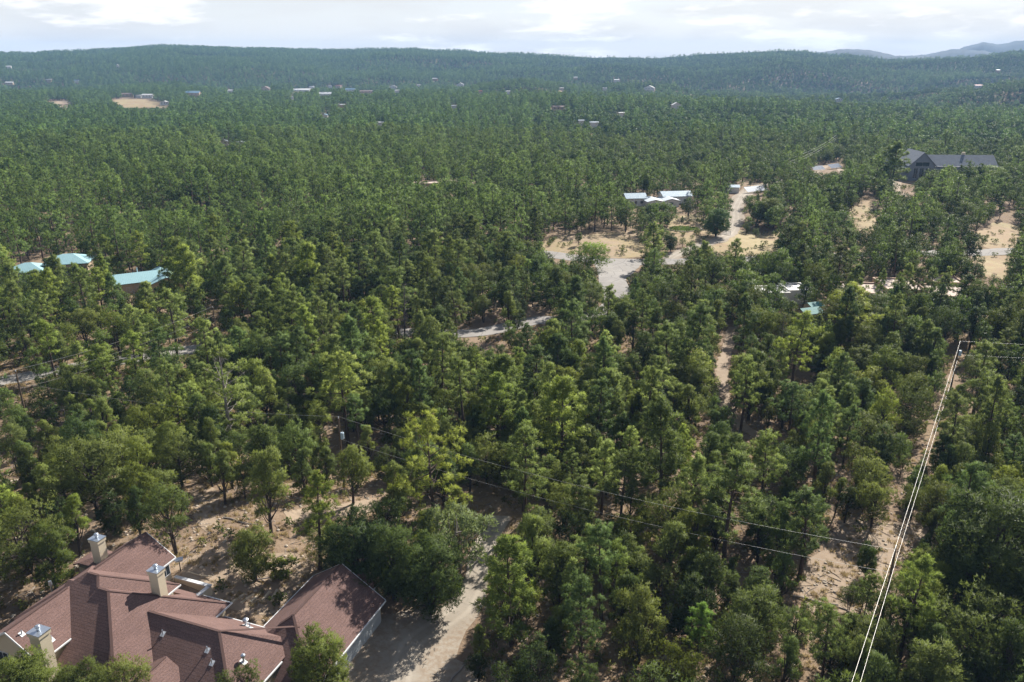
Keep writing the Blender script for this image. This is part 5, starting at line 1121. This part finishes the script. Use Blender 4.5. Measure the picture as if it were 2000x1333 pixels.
# a few bare dead trees among the living
nd_ = 0
for q in range(400):
    if nd_ >= 13: break
    R_ = math.sqrt(rng.uniform(75 ** 2, 230 ** 2)); A_ = rng.uniform(-.6, .6); x, y = R_ * math.sin(A_), R_ * math.cos(A_); z = float(terr(x, y)); h = float(rng.uniform(6, 11)); u, v = (float(a) for a in project(x, y, z + h * .7))
    if not (30 < u < 1970 and 350 < v < 1250) or float(covers(np.array(x), np.array(y), z, h, 2.5)) > .02 or shades(x, y, z, h) or under_wires(x, y, z, h, 3) or not free(np.array([x]), np.array([y]))[0]: continue
    lab = f'bare grey dead tree, {words_of(int(round(u / 20)))} percent across, {words_of(int(round(v / 13.33)))} percent down'
    if lab in USED_LAB: continue
    USED_LAB.add(lab); s = h / 12.; put_tree('dead_tree', 'dead tree', None, SNAG[nd_ % 2], (x, y, z), (s, s, s), float(rng.uniform(0, 6)), G, lab); nd_ += 1

# ------------------------------------------------------------------ the wider forest, too many to count: instanced masses
def source(name, V, t, limbs, leafmat, woodmat, tint, off=0.0):
    b = MB()
    for pts, rad, n in limbs: b.tube(pts, rad, n, cap=False)
    nv = len(V); wv = np.array(b.v, np.float32).reshape(-1, 3); wt = []
    for f in b.f: wt += [(f[0], f[1], f[2]), (f[0], f[2], f[3])]
    wt = np.array(wt, np.int32).reshape(-1, 3) + nv; T_ = np.vstack([np.arange(nv).reshape(-1, 3), wt]); mi = np.concatenate([np.zeros(nv // 3), np.ones(len(wt))])
    me = mesh_np(name, np.vstack([V, wv]), T_, [MATS[leafmat], MATS[woodmat]], mi)
    a = me.attributes.new('leaf', 'FLOAT', 'FACE'); a.data.foreach_set('value', np.concatenate([t + off, np.full(len(wt), .5)]).astype(np.float32)); curve_normals(me, nv)
    o = bpy.data.objects.new(name, me); o.color = (*tint, 1); return o
def gn_forest(name, sources, pts, rot, scl, idx, label=None, tint=(1, 1, 1)):
    col = bpy.data.collections.new(name + '_sources')
    for o in sources: col.objects.link(o)
    me = bpy.data.meshes.new(name); me.vertices.add(len(pts)); me.vertices.foreach_set('co', np.asarray(pts, np.float32).ravel())
    for nm, ty, key, d in (('rot', 'FLOAT', 'value', rot), ('scl', 'FLOAT_VECTOR', 'vector', scl), ('pick', 'INT', 'value', idx)):
        a = me.attributes.new(nm, ty, 'POINT'); a.data.foreach_set(key, np.asarray(d, np.int32 if ty == 'INT' else np.float32).ravel())
    o = link(name, me); ng = bpy.data.node_groups.new(name, 'GeometryNodeTree')
    ng.interface.new_socket('Geometry', in_out='INPUT', socket_type='NodeSocketGeometry'); ng.interface.new_socket('Geometry', in_out='OUTPUT', socket_type='NodeSocketGeometry')
    N, L = ng.nodes, ng.links; gi, go = N.new('NodeGroupInput'), N.new('NodeGroupOutput'); ip = N.new('GeometryNodeInstanceOnPoints'); ci = N.new('GeometryNodeCollectionInfo')
    ci.inputs['Collection'].default_value = col; ci.inputs['Separate Children'].default_value = True; ci.inputs['Reset Children'].default_value = True
    def attr(nm, ty): n = N.new('GeometryNodeInputNamedAttribute'); n.data_type = ty; n.inputs[0].default_value = nm; return n.outputs[0]
    cb = N.new('ShaderNodeCombineXYZ'); L.new(attr('rot', 'FLOAT'), cb.inputs[2])
    L.new(gi.outputs[0], ip.inputs['Points']); L.new(ci.outputs[0], ip.inputs['Instance']); ip.inputs['Pick Instance'].default_value = True
    L.new(attr('pick', 'INT'), ip.inputs['Instance Index']); L.new(cb.outputs[0], ip.inputs['Rotation']); L.new(attr('scl', 'FLOAT_VECTOR'), ip.inputs['Scale']); L.new(ip.outputs[0], go.inputs[0])
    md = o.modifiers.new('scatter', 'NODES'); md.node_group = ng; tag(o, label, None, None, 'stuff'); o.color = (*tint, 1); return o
SHADE_TINTS = [(.60, .70, .74), (.78, .84, .74), (.42, .52, .58), (.62, .72, .80)]  # tree variants, all darkened: shaded crown sides are put into the leaf colour
def sources_for(k, lod):
    out = []; mats = (KIND[k].leaf, KIND[k].wood)
    if k == 'P': ps = [dict(seed=61, h=15, R=3.5), dict(seed=62, h=15, R=3.0, t0=.25, shape=1.2), dict(seed=63, h=15, R=3.8, t0=.2, shape=2.4), dict(seed=64, h=15, R=3.2, t0=.15, shape=1.0)]
    elif k == 'J': ps = [dict(seed=71, h=7.5, w=6.6, lobes=22), dict(seed=72, h=7.5, w=5.8, lobes=20), dict(seed=73, h=7, w=7.2, low=.18, lobes=24), dict(seed=74, h=8, w=5.6, low=.05, conic=.35, lobes=22)]
    else: ps = [dict(seed=81, h=9, w=5.4, conic=.7, low=.18, lobes=22), dict(seed=82, h=9, w=6.2, conic=.5, low=.2, lobes=22), dict(seed=83, h=10, w=5.2, conic=.8, lobes=24), dict(seed=84, h=9, w=6.0, conic=.4, low=.3, lobes=20)]
    for i, p in enumerate(ps):
        V, t, limbs = (gen_pine if k == 'P' else gen_juniper)(lod=lod, **p)
        out.append((source(f'{KIND[k].name}_source_{lod}_{i}', V, t, limbs, *mats, tuple(x * y for x, y in zip(SHADE_TINTS[i], (1, 1, 1) if lod == 1 else (.80, .92, 1.0))), (.05, .50, -.55, -.15)[i]), p['h']))  # hill trees darker and cooler still: shade and haze put into the tint
    return out
def ring(r0, r1, sp, azl, seed):
    r = np.random.default_rng(seed); X = np.arange(-r1 * math.sin(azl), r1 * math.sin(azl), sp); Y = np.arange(0, r1, sp); X, Y = np.meshgrid(X, Y); X = X.ravel() + r.uniform(-.48, .48, X.size) * sp; Y = Y.ravel() + r.uniform(-.48, .48, Y.size) * sp
    R_ = np.hypot(X, Y); k = (R_ > r0) & (R_ <= r1) & (np.abs(np.arctan2(X, Y)) < azl); return X[k], Y[k], r
full = {}
for k in 'PJN':
    rows = {0: [], 1: [], 2: []}
    for (x, y, z, rz, sx, s, vi) in REST[k]: h0 = KIND[k].var[vi][2]; rows[1].append((x, y, z, rz, sx * h0, s * h0, vi % 4))
    full[k] = rows
AZ = math.radians(40)
for lod, r0, r1, sp, jit in ((1, NEAR_R, 640, 5.5, 1), (2, 640, 1350, 6.2, 1.0), (2, 1350, 3170, 6.6, .92)):
    X, Y, r = ring(r0, r1, sp, AZ, 100 + int(r0)); Z = terr(X, Y); u, v = project(X, Y, Z); R_ = np.hypot(X, Y)
    keep = r.uniform(size=len(X)) < (.95 + .2 * (R_ > 1350) - .16 * np.clip(vnoise(X, Y, 60.), -.6, 1.8) - .10 * (R_ < 1350) * sstep(700, 1100, R_) * np.clip(vnoise(X + 50, Y, 170.), -.1, 1.6))
    if r0 < 600: keep &= free(X, Y)
    ps = np.clip(.10 + .68 * np.clip((1180 - u) / 420, 0, 1) - .10 * (R_ > 1700) + .26 * vnoise(X, Y, 160.), .06, .92); q = r.uniform(size=len(X)); kk = np.where(q < ps, 0, np.where(q < ps + (1 - ps) * .45, 2, 1))
    H0 = np.array([8., 4.6, 5.6])[kk]; H1 = np.array([17.5, 9.2, 11.0])[kk]; h = (H0 + (H1 - H0) * np.clip(r.beta(1.6, 1.6, len(X)) + .18 * vnoise(X, Y + 300, 45.), 0, 1)) * jit; w = h * np.array([.42, .85, .6])[kk]
    cov = covers(X, Y, Z, h, w); tall = cov > .12; h = np.where(tall, h * .55, h); cov2 = covers(X, Y, Z, h, w * .6); keep &= ~(tall & (cov2 > .08))
    fat = r.uniform(.9, 1.2, len(X)) * (1.15 if r0 > 1300 else 1.0); rz = r.uniform(0, 6.28, len(X)); pick = r.integers(0, 4, len(X))
    for j, k in enumerate('PJN'):
        m = keep & (kk == j)
        full[k][lod] += list(zip(X[m], Y[m], Z[m], rz[m], h[m] * fat[m], h[m], pick[m]))
tot = 0
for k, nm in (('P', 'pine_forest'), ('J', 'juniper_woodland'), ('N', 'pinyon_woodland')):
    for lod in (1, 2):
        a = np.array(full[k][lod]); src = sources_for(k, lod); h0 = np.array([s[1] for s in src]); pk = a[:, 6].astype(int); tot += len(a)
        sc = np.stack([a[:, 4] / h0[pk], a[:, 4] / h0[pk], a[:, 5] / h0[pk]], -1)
        gn_forest(nm, [s[0] for s in src], a[:, :3], a[:, 3], sc, pk, {'P': 'far forest of ponderosa pines', 'J': 'far woodland of round junipers', 'N': 'far woodland of pinyon pines'}[k] + (' in the middle distance' if lod == 1 else ' covering the hills'), tuple(x * y for x, y in zip({'P': (.70, .80, .76), 'J': (.54, .62, .60), 'N': (.60, .70, .67)}[k], (1, 1, 1) if lod == 1 else (.80, .90, 1.0))))  # object colour darkens each forest: crown shade and haze put into the leaves
print('mass trees', tot)
# undergrowth: low scrub, dry grass and small stones on the near ground
r = np.random.default_rng(77); n = 9000; R_ = np.sqrt(r.uniform(50 ** 2, 230 ** 2, n)); A_ = r.uniform(-.72, .72, n); X, Y = R_ * np.sin(A_), R_ * np.cos(A_); ok = free(X, Y); X, Y = X[ok], Y[ok]; Z = terr(X, Y); u, v = project(X, Y, Z); op = look(u, v)
V, t, limbs = gen_juniper(seed=91, h=1.3, w=1.8, low=0, lobes=6, fine=.22, lod=1); s1 = source('scrub_source_0', V, t, limbs, 'scrub_foliage', 'bark', (1, 1, 1))
V, t, limbs = gen_juniper(seed=92, h=1.0, w=1.6, low=0, lobes=5, fine=.22, lod=1); s2 = source('scrub_source_1', V, t, limbs, 'scrub_foliage', 'bark', (1.2, 1.1, 1.2))
m = (r.uniform(size=len(X)) < np.where(op, .13, .46)); gn_forest('undergrowth', [s1, s2], np.stack([X, Y, Z], -1)[m], r.uniform(0, 6, m.sum()), np.repeat(r.uniform(.35, 1.25, m.sum())[:, None], 3, 1), r.integers(0, 2, m.sum()), 'low green scrub between the trees')
n = 5000; R2 = np.sqrt(r.uniform(230 ** 2, 430 ** 2, n)); A2 = r.uniform(-.1, .68, n); X2, Y2 = R2 * np.sin(A2), R2 * np.cos(A2); ok = free(X2, Y2); X2, Y2 = X2[ok], Y2[ok]; Z2 = terr(X2, Y2); u2, v2 = project(X2, Y2, Z2); k2 = look(u2, v2) & (vnoise(X2, Y2, 14.) > -.1)
s3 = s1.copy(); s3.name = 'scrub_source_2'; gn_forest('meadow_scrub', [s3], np.stack([X2, Y2, Z2], -1)[k2], r.uniform(0, 6, k2.sum()), np.repeat(r.uniform(.4, 1.5, k2.sum())[:, None], 3, 1), np.zeros(k2.sum()), 'low scrub dotting the dry meadows', (.85, .9, .85))
V, t = blades(np.zeros((6, 3)) + r.normal(size=(6, 3)) * np.array([.1, .1, 0]), np.tile([0, 0, 1.], (6, 1)), 6, .42, .05, .45, r); g1 = source('grass_source_0', V, t, [], 'dry_grass', 'bark', (1, 1, 1))
n = 30000; R_ = np.sqrt(r.uniform(50 ** 2, 200 ** 2, n)); A_ = r.uniform(-.7, .7, n); X, Y = R_ * np.sin(A_), R_ * np.cos(A_); k = vnoise(X, Y, 9.) > -.25; X, Y = X[k], Y[k]; ok = free(X, Y); X, Y = X[ok], Y[ok]
gn_forest('dry_grass', [g1], np.stack([X, Y, terr(X, Y)], -1), r.uniform(0, 6, len(X)), np.repeat(r.uniform(.5, 1.5, len(X))[:, None], 3, 1), np.zeros(len(X)), 'tufts of dry grass on the open ground')
b = MB(); b.tube([(0, 0, -.05), (0, 0, .04), (0, 0, .12)], [.14, .17, .08], 6); me = bpy.data.meshes.new('stone_source'); me.from_pydata(b.v, [], b.f); me.update(); me.materials.append(MATS['stone_dry']); st = bpy.data.objects.new('stone_source_0', me)
b = MB(); b.tube([(-.8, 0, .04), (0, .06, .06), (.8, -.05, .05)], [.035, .03, .012], 4); b.tube([(0, .06, .06), (.35, .4, .12)], [.02, .006], 3); me = bpy.data.meshes.new('twig_source'); me.from_pydata(b.v, [], b.f); me.update(); me.materials.append(MATS['dead_wood']); tw_ = bpy.data.objects.new('stone_source_1', me)
n = 14000; R_ = np.sqrt(r.uniform(50 ** 2, 150 ** 2, n)); A_ = r.uniform(-.7, .7, n); X, Y = R_ * np.sin(A_), R_ * np.cos(A_); ok = free(X, Y); X, Y = X[ok], Y[ok]
gn_forest('ground_litter', [st, tw_], np.stack([X, Y, terr(X, Y)], -1), r.uniform(0, 6, len(X)), np.repeat(r.uniform(.4, 1.5, len(X))[:, None], 3, 1), r.integers(0, 2, len(X)), 'loose stones and dead twigs on the ground')

# ------------------------------------------------------------------ haze
b = MB(); b.box(-6900, 6900, -300, 6900, -500, 202); hz = b.build('haze', MATS['far_ridge']); hz.data.materials.clear()
m, N, L = nodes_of('haze_air'); vol = nd(N, L, 'ShaderNodeVolumePrincipled', {'Color': (.34, .60, 1.0, 1), 'Density': 1.05e-4, 'Anisotropy': 0.0}); o = nd(N, L, 'ShaderNodeOutputMaterial'); L.new(vol.outputs[0], o.inputs['Volume'])
hz.data.materials.append(m); tag(hz, kind='stuff')
